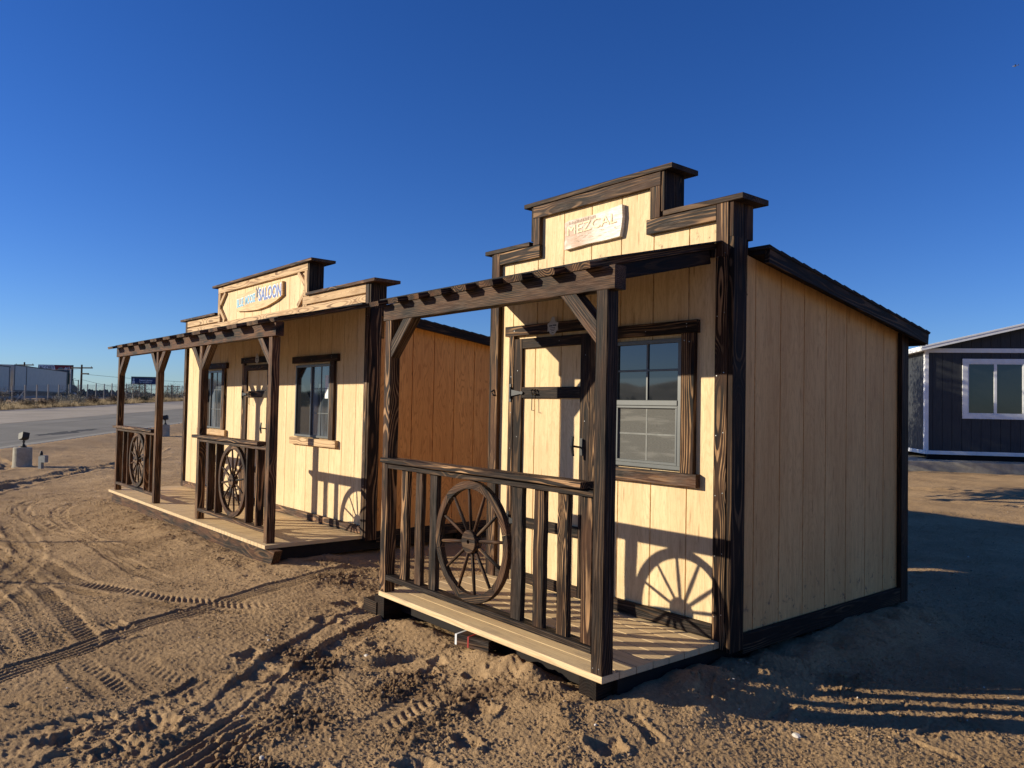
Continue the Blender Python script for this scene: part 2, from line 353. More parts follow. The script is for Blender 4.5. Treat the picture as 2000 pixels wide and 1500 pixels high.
BADGE = simple('cast_white_plaque', (0.42, 0.42, 0.43), 0.5)

def moose_mark(b, o, s):
    pl = [(-.4, -1), (.35, -1), (.3, -.35), (.55, -.2), (.3, 0), (.25, .15), (.6, .35), (.75, .8), (.55, .6), (.45, .95), (.3, .5), (.1, .3), (-.05, .3), (-.3, .5), (-.45, .95), (-.55, .6), (-.75, .8), (-.6, .35), (-.25, .15), (-.3, -.1)]
    b.poly([(u*s, v*s) for u, v in pl], o, (1, 0, 0), (0, 0, 1), (0, -1, 0), .002)

# ------------------------------------------------------------------ false-front shed
def shed(P, name, label, category):
    """P: dict of measured dimensions; origin = front right corner of the deck top, -x runs along the facade, +y is depth"""
    T = empty(name, P['loc'], P['rz']); tag(T, label, category)
    W_, PD, D = P['W'], P['P'], P['D']; th = .038; wz = P['wallx']; bk = PD+D; lx = -W_+.0
    # deck
    def deck(b):
        if P['deck'] == 'x':
            y = 0.0
            while y < PD-.01:
                w = min(.1397, PD-y-.001); b.box(lx, 0, y, y+w-.003, -.038, 0, 'x', bv=(0, .5, .12 if y == 0 else .45), cham=.002); y += .1427
        else:
            x = 0.0
            while x < W_-.01:
                w = min(.0889, W_-x); b.box(-x-w+.003, -x, 0, PD-.001, -.038, random.uniform(-.0015, 0), 'y', bv=(0, .35, .25), cham=.002); x += .0919
    part('deck', T, PINE, deck)
    bx('deck_base', T, UNDER, lx+.05, -.03, .16, bk-.03, -.17, -.0385, 'x')
    for i, (x0, x1, y0, y1, z0, z1, g, lk) in enumerate(P['skids']):
        e = MB()
        if g == 'x': e.board((x0, y0, z0), (1, 0, 0), (0, 0, 1), (0, 1, 0), x1-x0, z1-z0, y1-y0, bv=lk, ends=(0, .55))
        else: e.box(x0, x1, y0, y1, z0, z1, g, bv=lk)
        e.build('skid', CH, T)
    # walls
    gro = [P['gx'] - .3048*k for k in range(-1, 30)]
    if P['grx'] > 1: gro = [P['gx'] - P['gs']*k for k in range(-1, 40)]
    cx0, cx1, zc, zl = P['cx0'], P['cx1'], P['zc'], P['zl']
    x0, x1 = lx+P['wl'], wz
    def ftop(u): return (zc if cx0 < u < cx1 else zl)
    part('front_wall', T, PLY, lambda b: siding(b, (0, PD, 0), (1, 0, 0), (0, -1, 0), x0, x1, gro, -.03, ftop, bv=(0, 0, P['red']), breaks=(cx0, cx1), levels=((.12, .25), (.4, 0), (2.5, 0), (P['led1']+.03, 1.0), (P['led1']+.10, .5), (P['led1']+.18, 0)) if P['kind'] == 'A' else ((.12, .2), (.4, 0))))
    rz0, rz1 = P['rz0'], P['rz1']                        # roof underside height at front / back of the house
    rt = lambda y: rz0 + (rz1-rz0)*(y-(PD+.25))/(bk-PD-.25)
    gy = [P['gy'] + P['gs']*k for k in range(-3, 30)]
    part('side_wall', T, PLY, lambda b: siding(b, (x1, 0, 0), (0, 1, 0), (1, 0, 0), PD, bk, gy, .03, rt, levels=((.10, .9), (.35, .25), (.7, 0)), bv=(0, 0.9, P['shade_warm'])))
    part('side_wall', T, PLY, lambda b: siding(b, (x0, 0, 0), (0, 1, 0), (-1, 0, 0), PD, bk, gy, .03, rt, bv=(0, 0, P['red'])))
    part('back_wall', T, PLY, lambda b: siding(b, (0, bk, 0), (1, 0, 0), (0, 1, 0), x0, x1, gro, -.03, lambda u: rt(bk), bv=(0, 0, P['red'])))
    # false front box behind the facade
    yb = P['pb']
    def pbox(b):
        b.box(x0, cx0, PD+.012, yb, 2.2, zl, 'x', bv=DK, cham=.001); b.box(cx0, cx1, PD+.012, yb-.002, 2.2, zc, 'x', bv=DK, cham=.001); b.box(cx1, x1, PD+.012, yb, 2.2, zl, 'x', bv=DK, cham=.001)
    part('false_front_back', T, CH, pbox)
    L = P['looks']
    ex = x1+.004                                          # side cladding of the false front
    for (xx, sx, za, zb2) in ((x1, 1, rz0+.1, zl), (x0, -1, rz0+.1, zl), (cx1, 1, zl+.04, zc), (cx0, -1, zl+.04, zc)):
        a, c = (xx, xx+.036) if sx > 0 else (xx-.036, xx)
        mid = PD-.03+(yb-PD+.03)*.55
        part('false_front_side', T, CH, lambda b: (b.box(a, c, PD-.030, mid, za, zb2, 'z', bv=L['pside']), b.box(a, c, mid+.002, yb, za, zb2, 'z', bv=L['pside'])))
    # caps
    o1, fy, by = P['ov'], P['capf'], P['capb']; ct = .036
    for (a, c, z) in ((x0-.036-o1, cx0-.04, zl), (cx0-.036-o1, cx1+.036+o1, zc), (cx1+.04, x1+.036+o1, zl)):
        bx('parapet_cap', T, CH, a, c, fy, by, z, z+ct, 'x', bv=L['cap'], seg=4, wob=.001)
    # facade trims
    ty0, ty1 = PD-th, PD-.0005
    tr = lambda nm, a, c, z0, z1, g, lk, **k: bx(nm, T, CHL if lk[0] > 1 else CH, a, c, ty0, ty1, z0, z1, g, bv=lk, **k)
    tw = .089
    tr('corner_trim', -.058, x1+.004, 2.43 if P['kind'] == 'A' else 2.45, zl, 'z', L['ctop'])
    tr('corner_trim', -.058, x1+.004, -.045, (2.43 if P['kind'] == 'A' else 2.45)-.003, 'z', L['corner'])
    tr('corner_trim', x0-.004, x0+.085, -.045, zl, 'z', L['cleft'])
    for sx in (1, -1):
        a, c = (x1+.0045, x1+.042) if sx > 0 else (x0-.042, x0-.0045)
        bx('corner_trim', T, CH, a, c, PD-.030, PD+.115, -.055, rz0+.098, 'z', bv=L['cside'])
        bx('corner_trim', T, CH, a, c, bk-.085, bk+.037, -.09, rt(bk)+.0, 'z', bv=DK)
        bx('base_trim', T, CH, a+.0006*sx, c-.004*sx, PD+.117, bk-.087, -.085, .035, 'y', bv=P['sbase'])
    tr('parapet_trim', x0+.087, cx0+.078, zl-.105, zl-.002, 'x', L['ptrim']); tr('parapet_trim', cx1-.115, -.060, zl-.105, zl-.002, 'x', L['ptrim'])
    tr('parapet_trim', cx0-.004, cx0+.078, zl+.001, zc-.10, 'z', L['ptrim']) ; tr('parapet_trim', cx1-.085, cx1+.004, zl+.001, zc-.10, 'z', L['ptrim'])
    tr('parapet_trim', cx0-.004, cx1+.004, zc-.098, zc-.002, 'x', L['ptop'])
    if P['kind'] == 'B':
        # vertical centre trims run down to the ledger with small corner braces
        tr('parapet_trim', cx0-.004, cx0+.078, P['led1']+.002, zl-.107, 'z', L['ptrim']); tr('parapet_trim', cx1-.085, cx1+.004, P['led1']+.002, zl-.107, 'z', L['ptrim'])
        for (xa, za, dx, dz) in ((cx1-.085, zc-.27, -.19, .17), (cx0+.078, zc-.27, .19, .17), (cx1-.085, P['led1']+.19, -.19, -.17), (cx0+.078, P['led1']+.19, .19, -.17)):
            d = Vector((dx, 0, dz)); Ld = d.length; d.normalize(); q = Vector((-d.z, 0, d.x))
            part('corner_brace', T, CHL, lambda b: b.board(Vector((xa, ty0+.002, za))-q*.03, d, q, (0, 1, 0), Ld, .06, .035, bv=L['ptrim']))
    # base trim on the porch
    segs = P['base']
    for (a, c) in segs: tr('base_trim', a, c, .004, .092, 'x', L['base'])
    # porch roof: ledger, boards, sheet
    zf, zw, yf = P['prf'], P['prw'], P['pry']            # board underside at the beam front, at the wall
    sl_ = (zw-zf)/(PD-P['by']); dirv = Vector((0, 1, sl_)).normalized(); upv = Vector((0, -sl_, 1)).normalized()
    PR = empty('porch_roof', (0, 0, 0)); PR.parent = T
    for (a, c, yy) in P['rboards']:
        o = Vector((a, yy, zf+(yy-P['by'])*sl_)); Lb = (PD-.04-yy)/dirv.y
        part('roof_board', PR, CH, lambda b: b.board(o, dirv, (1, 0, 0), upv, Lb, c-a-.003, .037, bv=L['rboard'], wob=.001, seg=3))
    xa, xb = min(r[0] for r in P['rboards']), max(r[1] for r in P['rboards'])
    o = Vector((xa-.005, P['by']+.0, zf+.0385)); part('roof_sheet', PR, SHING, lambda b: b.board(o, dirv, (1, 0, 0), upv, (PD-.04-P['by'])/dirv.y, xb-xa+.04, .009, bv=BLK, cham=.001))
    if P['kind'] == 'A':
        oo = Vector((-.101, P['by']+.092, zf+(.092)*sl_-.092)); part('rafter', PR, CH, lambda b: b.board(oo, dirv, (1, 0, 0), upv, (PD-.080-P['by']-.092)/dirv.y, .038, .090, bv=BLK))
    bx('ledger', T, CH, x0+.09, -.062, PD-.077, PD-.0385, P['led0']-.06, P['led0'], 'x', bv=BLK)
    if P['kind'] == 'B': bx('ledger_board', T, CHL, x0+.088, -.0605, PD-.0385, PD-.0008, P['led0'], P['led1'], 'x', bv=YEL)
    # beam, posts, braces
    by, pw = P['by'], .0889
    bx('porch_beam', T, CH, P['bx0'], P['bx1'], by, by+pw, P['bz0'], P['bz1'], 'x', bv=L['beam'], cham=.004, seg=8, wob=.0008)
    for i, px in enumerate(P['posts']):
        bx('porch_post', T, CH, px, px+pw, P['py'], P['py']+pw, .0005, P['bz0']-.0005, 'z', bv=L['posts'][i], cham=.005, seg=24, wob=.0015)
    for (px, sgn) in P['braces']:
        # from the post side up to the beam
        r_ = P['brs']; a = Vector((px, P['py']+.006, P['bz0']-r_-.085)); d = Vector((sgn, 0, 1)).normalized(); q = Vector((sgn*-1, 0, 1)).normalized()
        Lb = (r_+.085)*math.sqrt(2)*.5*1.0
        pl = [(0, P['bz0']-r_-.10), (0, P['bz0']-r_+.025), (sgn*(r_-.025), P['bz0']-.001), (sgn*(r_+.10), P['bz0']-.001)]
        def f(b, pl=pl, px=px):
            n0 = len(b.v); b.poly([(px+u, v) for u, v in pl], (0, P['py']+.004, 0), (1, 0, 0), (0, 0, 1), (0, 1, 0), .078, bv=L['brace'])
            for i in range(n0, len(b.v)):
                X, Y, Z = b.v[i]; s_ = ((X-px)*sgn+(Z-2))*.7071; t_ = (-(X-px)*sgn+(Z-2))*.7071; b.bc[i] = (s_+3.1*px, t_+.03, Y+.05)
        part('brace', T, CH, f)
    # railings
    for (ra, rb, pa, pb, w0, w1, wcx, wcz, wr, ph, bal) in P['rails']:
        yR = P['py']
        bx('top_rail', T, CH, ra, rb, yR-.035, yR+.095, .996, 1.034, 'x', bv=L['trail'], cham=.005, seg=10, wob=.0015)
        bx('rail', T, CH, pa, pb, yR+.001, yR+.0875, .953, .9905, 'x', bv=L['srail'], cham=.003)
        bx('rail', T, CH, pa, pb, yR+.001, yR+.0875, .098, .136, 'x', bv=L['srail'], cham=.003)
        for (x_, w_, d_, lk) in bal:
            bx('baluster', T, CH, x_, x_+w_, yR+.022, yR+.022+d_, .1365, .9525, 'z', bv=lk, cham=.004, seg=24, wob=.0035)
        wheel(T, wcx, wcz, yR+.020, wr, ph, L['wheel'])
    # door
    d0, d1, dt = P['door']                               # outer edges of the door leaf, top
    bx('door_header', T, CH, d0-.12, d1+.115, ty0, ty1, dt+.028, dt+.112, 'x', bv=L['hdr'])
    bx('door_trim', T, CH, d0-.064, d0-.002, ty0, ty1, .093, dt+.026, 'z', bv=L['dtrim'], seg=10, wob=.001); bx('door_trim', T, CH, d1+.002, d1+.064, ty0, ty1, .093, dt+.026, 'z', bv=L['dtrim'], seg=10, wob=.001)
    D_ = empty('door', (d0, PD, 0)); D_.parent = T; dw = d1-d0; sy0, sy1 = -.034, -.0125
    dg = [g-d0 for g in gro]
    part('door_panel', D_, PLY, lambda b: (siding(b, (0, -.012, 0), (1, 0, 0), (0, -1, 0), .0, dw, dg, .012, lambda u: dt, bv=(0, 0, P['red']))))
    for (a, c, z0, z1, g) in ((0, .105, .014, dt, 'z'), (dw-.105, dw, .014, dt, 'z'), (.106, dw-.106, dt-.082, dt-.0, 'x'), (.106, dw-.106, 1.522, 1.612, 'x'), (.106, dw-.106, .462, .545, 'x'), (.106, dw-.106, .014, .098, 'x')):
        bx('stile' if g == 'z' else 'rail', D_, CH, a, c, sy0, sy1, z0, z1, g, bv=L['stile'])
    hinge(D_, -.012, sy0-.002-.004, 1.565); hinge(D_, -.012, sy0-.006, .50)
    hz = P['hz']
    def hnd(b):
        b.tube([(dw-.105, sy0-.065, hz+.075), (dw-.108, sy0-.072, hz), (dw-.10, sy0-.065, hz-.075)], [.010, .014, .010], 8)
        b.tube([(dw-.105, sy0-.07, hz), (dw-.08, sy0, hz-.01)], .008, 8); b.box(dw-.095, dw-.06, sy0-.006, sy0, hz-.07, hz+.06, 'z')
    part('handle', D_, BLACKM, hnd)
    def hook(b):
        X = .26; Z = 1.572
        for dx in (0, .032): b.tube([(X+dx, sy0-.01, Z+.02), (X+dx, sy0-.028, Z+.012), (X+dx+.008, sy0-.03, Z-.012), (X+dx, sy0-.012, Z-.02)], .008, 8)
        b.tube([(X, sy0-.02, Z-.01), (X+.002, sy0-.022, Z-.15), (X+.03, sy0-.024, Z-.152)], .0035, 6)
    part('door_hook', D_, BLACKM, hook)
    part('eye_bolt', T, BLACKM, lambda b: b.tube([(x0+.04, ty0-.001, 1.545), (x0+.05, ty0-.02, 1.55), (x0+.035, ty0-.022, 1.575), (x0+.045, ty0-.001, 1.59)], .008, 8))
    badge(T, P['badge'][0], ty0-.0005, P['badge'][1])
    # windows
    for (a, c, z0, z1, kind, left) in P['wins']:
        bx('window_header', T, CH, a-(.135 if left else .09), c+P['hx'], ty0-.004, ty1, z1+.028, z1+.113, 'x', bv=L['hdr'])
        bx('window_sill', T, CHL if L['sill'][0] > 1 else CH, a-(.135 if left else .105), c+P['hx']+.012, ty0-.010, ty1, z0-.102, z0-.014, 'x', bv=L['sill'])
        bx('window_trim', T, CH, c+.003, c+.11, ty0, ty1, z0-.013, z1+.027, 'z', bv=L['wtrim'], seg=10, wob=.001)
        if left: bx('window_trim', T, CH, a-.105, a-.003, ty0, ty1, z0-.013, z1+.027, 'z', bv=L['wtrim'])
        Wn = empty('window', (a, PD, z0)); Wn.parent = T; w = c-a; h = z1-z0; fr = .028
        def fw(b):
            for q in ((0, w, 0, fr, 'x'), (0, w, h-fr, h, 'x'), (0, fr, fr, h-fr, 'z'), (w-fr, w, fr, h-fr, 'z')): b.box(q[0], q[1], -.030, -.002, q[2], q[3], q[4], cham=.002)
        part('window_frame', Wn, FRAME, fw)
        if kind == 'hung':
            zm = 1.49-z0
            bx('meeting_rail', Wn, FRAME, fr, w-fr, -.036, -.004, zm-.016, zm+.022, 'x', cham=.003)
            bx('glass', Wn, GLASS, fr, w-fr, -.012, -.0085, zm+.022, h-fr, 'x', cham=.0005)
            bx('muntin', Wn, FRAME, w/2-.007, w/2+.009, -.022, -.0125, zm+.022, h-fr, 'z', cham=.002)
            bx('muntin', Wn, FRAME, fr, w-fr, -.020, -.0128, zm+.222, zm+.236, 'x', cham=.002)
            def sf(b):
                for q in ((fr, w-fr, fr, fr+.02, 'x'), (fr, w-fr, zm-.034, zm-.017, 'x'), (fr, fr+.016, fr+.02, zm-.034, 'z'), (w-fr-.016, w-fr, fr+.02, zm-.034, 'z')): b.box(q[0], q[1], -.032, -.010, q[2], q[3], q[4], cham=.002)
            part('screen_frame', Wn, FRAME, sf)
            bx('screen', Wn, SCREEN, fr+.016, w-fr-.016, -.016, -.013, fr+.02, zm-.034, 'x', cham=.0005)
            SM = SCRM
            bx('muntin', Wn, SM, w/2-.006, w/2+.006, -.0175, -.0165, fr+.02, zm-.034, 'z', cham=.0002); bx('muntin', Wn, SM, fr+.016, w-fr-.016, -.0178, -.0168, (fr+zm)/2-.012, (fr+zm)/2, 'x', cham=.0002)
        else:
            xm = w*.485
            bx('meeting_stile', Wn, FRAME, xm-.018, xm+.018, -.036, -.004, fr, h-fr, 'z', cham=.003)
            bx('glass', Wn, GLASS, fr, xm-.018, -.012, -.0085, fr, h-fr, 'x', cham=.0005)
            bx('glass', Wn, GLASSB, xm+.018, w-fr, -.016, -.0125, fr, h-fr, 'x', cham=.0005)
            bx('muntin', Wn, FRAME, (xm+w)/2-.007, (xm+w)/2+.007, -.0225, -.0165, fr, h-fr, 'z', cham=.002)
            for q in (1, 2): bx('muntin', Wn, FRAME, xm+.018, w-fr, -.022, -.0168, h*q/3-.006, h*q/3+.006, 'x', cham=.002)
            if left is False:
                bx('sticker', Wn, WHITE, w-.14, w-.06, -.0171, -.0165, h-.42, h-.14, 'x', cham=.0001) if P['kind'] == 'B' and a > -3 else None
    # house roof
    RF = empty('roof', (0, 0, 0)); RF.parent = T
    yR0 = PD+.215; L2 = P['rend']-yR0; s2 = (rz1-rz0)/(bk-PD-.25); dv = Vector((0, 1, s2)).normalized(); uv = Vector((0, -s2, 1)).normalized()
    o = Vector((x0-.10, yR0, rt(yR0)+.006)); Lr = L2/dv.y; Wr = x1-x0+.20
    part('roof_deck', RF, UNDER, lambda b: b.board(o, dv, (1, 0, 0), uv, Lr, Wr, .03, cham=.002))
    for xx in (x0-.135, x1+.100):
        o = Vector((xx, yR0, rt(yR0)-.055)); part('barge_board', RF, CH, lambda b: b.board(o, dv, (1, 0, 0), uv, Lr, .035, .10, bv=(.25, .12, .1), seg=6))
    o = Vector((x0-.10, P['rend']+.001, rt(P['rend'])-.055)); bx('fascia', RF, CH, x0-.099, x1+.099, P['rend']+.001, P['rend']+.036, rt(P['rend'])-.06, rt(P['rend'])+.035, 'x', bv=DK)
    def sh(b):
        n = int(Lr/.14)+1
        for k in range(n):
            q = Vector((x0-.145, yR0-.01, rt(yR0)+.040)) + dv*(k*.14) + uv*.001
            dd = (dv + uv*-.0).normalized(); b.board(q+uv*(.010), (dd-uv*.055).normalized(), (1, 0, 0), uv, min(.16, Lr+.03-k*.14), Wr+.09, .009, cham=.001)
        b.board(Vector((x0-.142, yR0-.012, rt(yR0)+.0385)), dv, (1, 0, 0), uv, Lr+.03, Wr+.084, .010, cham=.001)
    part('shingles', RF, SHING, sh)
    # fasteners
    pts = []
    for z in np.arange(.15, zl, .38):
        pts += [(-.04, ty0, z), (x1-.02, ty0, z+.02)]
    pts += [(d0-.03, ty0, z) for z in np.arange(.2, 1.9, .3)] + [(d0+.05, PD+sy0, z) for z in (.25, .8, 1.2, 1.75)] + [(d1-.05, PD+sy0, z) for z in (.25, .8, 1.35, 1.85)]
    pts += [(d0+.3, PD+sy0, dt-.04), (d0+.55, PD+sy0, dt-.04), (d0, ty0, dt+.07), (d1-.1, ty0, dt+.07)]
    for (a, c, z0, z1, kind, left) in P['wins']: pts += [(c+.03, ty0, z1-.02), (c+.07, ty0, z1-.03), (c+.05, ty0-.004, z1+.07), (c+.05, ty0-.004, z1+.09), (a+w/2, ty0-.004, z1+.06)]
    for px in P['posts']: pts += [(px+.02, P['py'], .03), (px+.065, P['py'], .035)]
    nails(T, pts)
    return T, ty0
SCRM = simple('grille_behind_screen', (0.17, 0.17, 0.155), 0.7)

LA = dict(pside=(.25, .10, .3), cap=(.25, .95, .25), ctop=(.75, .6, .7), corner=(.95, .12, .35), cleft=(.55, .35, .9), cside=(.22, .06, .2), ptrim=(.8, .75, .8), ptop=(.7, .8, .8), base=(.15, .6, .2),
          rboard=(.5, .4, .8), beam=(.25, .62, .8), posts=[(.7, .45, .7), (.12, .38, .25)], brace=(.3, .9, .9), trail=(.95, .5, .5), srail=(.15, .6, .1), wheel=(.25, .40, .95),
          hdr=(.6, .3, .3), dtrim=(.95, .3, .7), stile=(.3, .35, .2), sill=(.6, 1.6, 1.3), wtrim=(1.0, .08, .45))
PA = 1.0926
rA = []
for j in range(18):
    c_ = .028-.143*j; rA.append((c_-.0715, c_+.0715, -.09 if j % 2 else -.008))
rA = rA[1:]
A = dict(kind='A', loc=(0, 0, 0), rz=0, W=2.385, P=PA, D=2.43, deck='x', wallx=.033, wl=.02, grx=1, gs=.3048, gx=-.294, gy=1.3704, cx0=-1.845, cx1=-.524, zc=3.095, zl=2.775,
         rz0=2.452, rz1=2.12, red=0.0, shade_warm=.95, pb=1.28, ov=.075, capf=1.045, capb=1.335, looks=LA, sbase=(.3, .06, .1), base=[(-2.26, -2.14), (-1.105, -.060)],
         prf=2.232, prw=2.495, pry=0, led0=2.49, led1=2.5, rboards=rA, by=0.0, py=.0015, bx0=-2.41, bx1=.05, bz0=2.10, bz1=2.231,
         posts=[-2.383, -.0895], braces=[(-2.2935, 1), (-.0901, -1)], brs=.19, rails=[(-2.352, -.155, -2.2935, -.0901, 0, 0, -1.246, .541, .404, R(7), [
             (-2.125, .089, .038, (1.0, .3, .5)), (-1.925, .085, .038, (.45, .6, .8)), (-1.735, .089, .038, (.1, .5, .15)), (-.812, .100, .038, (.08, .5, .15)), (-.606, .094, .038, (.55, .2, .8)), (-.396, .089, .038, (1.2, .1, .35)), (-.200, .089, .038, (.7, .2, .75))])],
         door=(-2.065, -1.17, 2.014), hz=1.16, badge=(-1.585, 2.075), wins=[(-.930, -.327, 1.045, 1.93, 'hung', True)], hx=.13, rend=3.71,
         skids=[(-.19, -.06, .02, 3.5, -.26, -.039, 'y', BLK), (-.90, -.78, .30, 3.5, -.26, -.039, 'y', BLK), (-1.70, -1.58, .30, 3.5, -.26, -.039, 'y', BLK), (-2.44, -2.30, .0, 3.5, -.26, -.039, 'y', BLK)])
TA, tyA = shed(A, 'storefront_shed', 'near small yellow plywood western shed with one window and a dark timber porch', 'shed')

LB = dict(LA); LB.update(cap=(.6, .7, .9), ctop=(.4, .7, .6), corner=(.6, .9, .8), cside=(.6, .05, .35), ptrim=(1.1, .6, .9), ptop=(1.2, .9, .9), base=(.8, 1.2, 1.0), rboard=(.9, .9, .7),
          beam=(.15, .35, 1.4), posts=[(.9, .5, 1.3), (.7, .6, 1.2), (1.0, .6, 1.2), (.7, .5, 1.4)], brace=(.5, 1.1, .9), trail=(1.0, .6, .6), srail=(.4, .9, .7), wheel=(.35, .6, .9), hdr=(.2, .1, .4),
          dtrim=(.8, .6, 1), stile=(.6, .3, .6), sill=(1.3, 1.0, .9), wtrim=(.5, .5, .9))
PB_ = 1.156
rB = []
k = 0
while -.38-.567*k > -6.4:
    a = -.38-.567*k; rB += [(a, a+.142, -.10), (a+.143, a+.285, -.10), (a-.283, a-.142, .02), (a-.141, a, .02)]; k += 1
rB = [r for r in rB if r[0] > -6.3] + [(-.094, .03, .02)]
bb = lambda x, lk: (x, .038, .086, lk)
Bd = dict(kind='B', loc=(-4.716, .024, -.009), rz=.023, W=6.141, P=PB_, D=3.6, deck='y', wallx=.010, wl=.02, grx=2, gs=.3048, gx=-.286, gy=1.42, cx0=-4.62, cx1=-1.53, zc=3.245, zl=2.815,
          rz0=2.44, rz1=2.02, red=.0, shade_warm=1.8, pb=1.33, ov=.14, capf=1.08, capb=1.42, looks=LB, sbase=(.3, .06, .1), base=[(-6.03, -3.62), (-2.5, -.060)],
          prf=2.287, prw=2.545, pry=0, led0=2.597, led1=2.69, rboards=rB, by=.04, py=.056, bx0=-6.10, bx1=.02, bz0=2.14, bz1=2.286,
          posts=[-6.05, -4.02, -2.255, -.177], braces=[(-5.961, 1), (-4.0205, -1), (-3.931, 1), (-2.2555, -1), (-2.166, 1), (-.1775, -1)], brs=.20,
          rails=[(-6.12, -4.06, -5.961, -4.0205, 0, 0, -4.914, .548, .405, R(12), [bb(-5.70, (.2, .3, 1.0)), bb(-5.45, (.3, .6, 1.0)), bb(-4.54, (.9, .2, 1.0)), bb(-4.28, (.7, .2, 1.0))]),
                 (-2.35, -.32, -2.166, -.1775, 0, 0, -1.139, .556, .408, R(8), [bb(-1.93, (.2, .5, .6)), bb(-1.66, (.2, .5, .8)), bb(-.74, (.1, .2, .6)), bb(-.47, (.9, .3, 1.0))])],
          door=(-3.50, -2.58, 1.985), hz=1.1, badge=(-3.03, 2.05), wins=[(-5.30, -4.38, 1.03, 1.935, 'slide', False), (-1.80, -.868, 1.03, 1.935, 'slide', False)], hx=.19, rend=5.05,
          skids=[(-6.08, .10, .035, .12, -.24, -.039, 'x', (.2, .55, 1.0)), (-6.08, .02, 2.4, 2.5, -.24, -.039, 'x', BLK), (-6.08, .02, 4.5, 4.6, -.24, -.039, 'x', BLK)])
TB, tyB = shed(Bd, 'saloon_shed', 'long yellow plywood western shed with stepped parapet and two railings, standing on the left', 'shed')

# ---- signs on the false fronts
def mat_signA():
    n = N('whitewashed_board', 0.7, 0.25); p = n.obj(); x, y, z = n.sep(p)
    s = n.noise(n.vm('MULTIPLY', p, (9, 1, 60)), 1.0, 5, 0.7); a = n.noise(n.vm('MULTIPLY', p, (5, 1, 9)), 1.0, 5, 0.65)
    c = n.mix(n.ss(s, 0.35, 0.65), (0.86, 0.82, 0.72), (0.66, 0.56, 0.44))
    red = n.math('MULTIPLY', n.ss(a, 0.30, 0.52), n.ss(x, 0.20, -0.20), clamp=True); c = n.mix(n.math('MULTIPLY', red, 0.7), c, (0.46, 0.27, 0.17))
    grn = n.math('MULTIPLY', n.ss(n.vm('DISTANCE', p, (-.16, 0, -.085)), .035, .01), n.ss(s, .3, .6)); c = n.mix(n.math('MULTIPLY', grn, .7), c, (0.35, 0.50, 0.40)); n.col(c); n.bump(s, .002); return n.m
sgA = part('sign_board', TA, mat_signA(), lambda b: b.poly([(-.305, .085), (-.26, .098), (0, .092), (.15, .100), (.295, .112), (.300, .02), (.288, -.06), (.272, -.120), (.10, -.122), (-.05, -.118), (-.2, -.124), (-.31, -.125), (-.303, -.02)], (0, 0, 0), (1, 0, 0), (0, 0, 1), (0, -1, 0), .034))
sgA.location = (-1.166, PA-.003, 2.815)
sgA.rotation_euler.y = R(-1.0)
CREAM = simple('cream_letter_paint', (0.83, 0.72, 0.45), 0.7, 0.2, 0, .25, 30); FADE = simple('faded_brown_ink', (0.42, 0.30, 0.21), 0.8, 0.2, 0, .4, 60)
lettering('lettering', 'MEZCAL', .105, sgA, CREAM, (-.02, -.0345, .018), 1.32, 0.02)
lettering('lettering_shadow', 'MEZCAL', .105, sgA, FADE, (-.012, -.0338, .012), 1.32, 0.02, ext=.0006)
def ticks(b):
    x = -.255
    while x < .02:
        w = random.uniform(.005, .012); h = random.uniform(.022, .034); b.box(x, x+w, -.0356, -.0342, .062, .062+h*.8, 'z', cham=.0001); x += w+random.uniform(.006, .011)
    for q in range(26):
        x = random.uniform(-.2, .25); z = random.uniform(-.09, -.03); b.box(x, x+random.uniform(.01, .04), -.0352, -.0342, z, z+.002, 'x', cham=.0001)
part('faded_marks', sgA, FADE, ticks)

n = N('sign_pine', 0.6, 0.3); p_ = n.obj(); s_ = n.noise(n.vm('MULTIPLY', p_, (4, 1, 40)), 1.0, 4, .6)
n.col(n.mix(n.ss(s_, .35, .68), (0.70, 0.46, 0.22), (0.52, 0.29, 0.12)))
sgB = part('sign_board', TB, n.m, lambda b: b.poly([(-.80, .10), (-.70, .115), (-.45, .105), (-.1, .13), (.3, .135), (.70, .155), (.785, .145), (.80, -.045), (.62, -.10), (.30, -.155), (0, -.175), (-.40, -.165), (-.80, -.135)], (0, 0, 0), (1, 0, 0), (0, 0, 1), (0, -1, 0), .038))
sgB.location = (-3.055, PB_-.003, 2.945)
LBLU = simple('light_blue_paint', (0.10, 0.36, 0.50), 0.6); DBLU = simple('dark_blue_paint', (0.06, 0.12, 0.34), 0.6); PALE = simple('pale_edge_paint', (0.75, 0.76, 0.74), 0.6)
for wd, xx, zz in (('BLUE', -.655, -.030), ('MOOSE', -.285, -.008)):
    lettering('lettering', wd, .165, sgB, LBLU, (xx, -.039, zz), .66, 0.045, offset=.0035); lettering('lettering_edge', wd, .165, sgB, PALE, (xx-.008, -.0384, zz+.003), .66, 0.045, offset=.010, ext=.0006)
lettering('lettering', 'SALOON', .235, sgB, DBLU, (.395, -.039, .018), .80, 0.0, offset=.006)
lettering('lettering_edge', 'SALOON', .235, sgB, PALE, (.383, -.0384, .023), .80, 0.0, offset=.014, ext=.0006)
part('moose_mark', sgB, BLACKM, lambda b: moose_mark(b, (-.035, -.038, .085), .085))

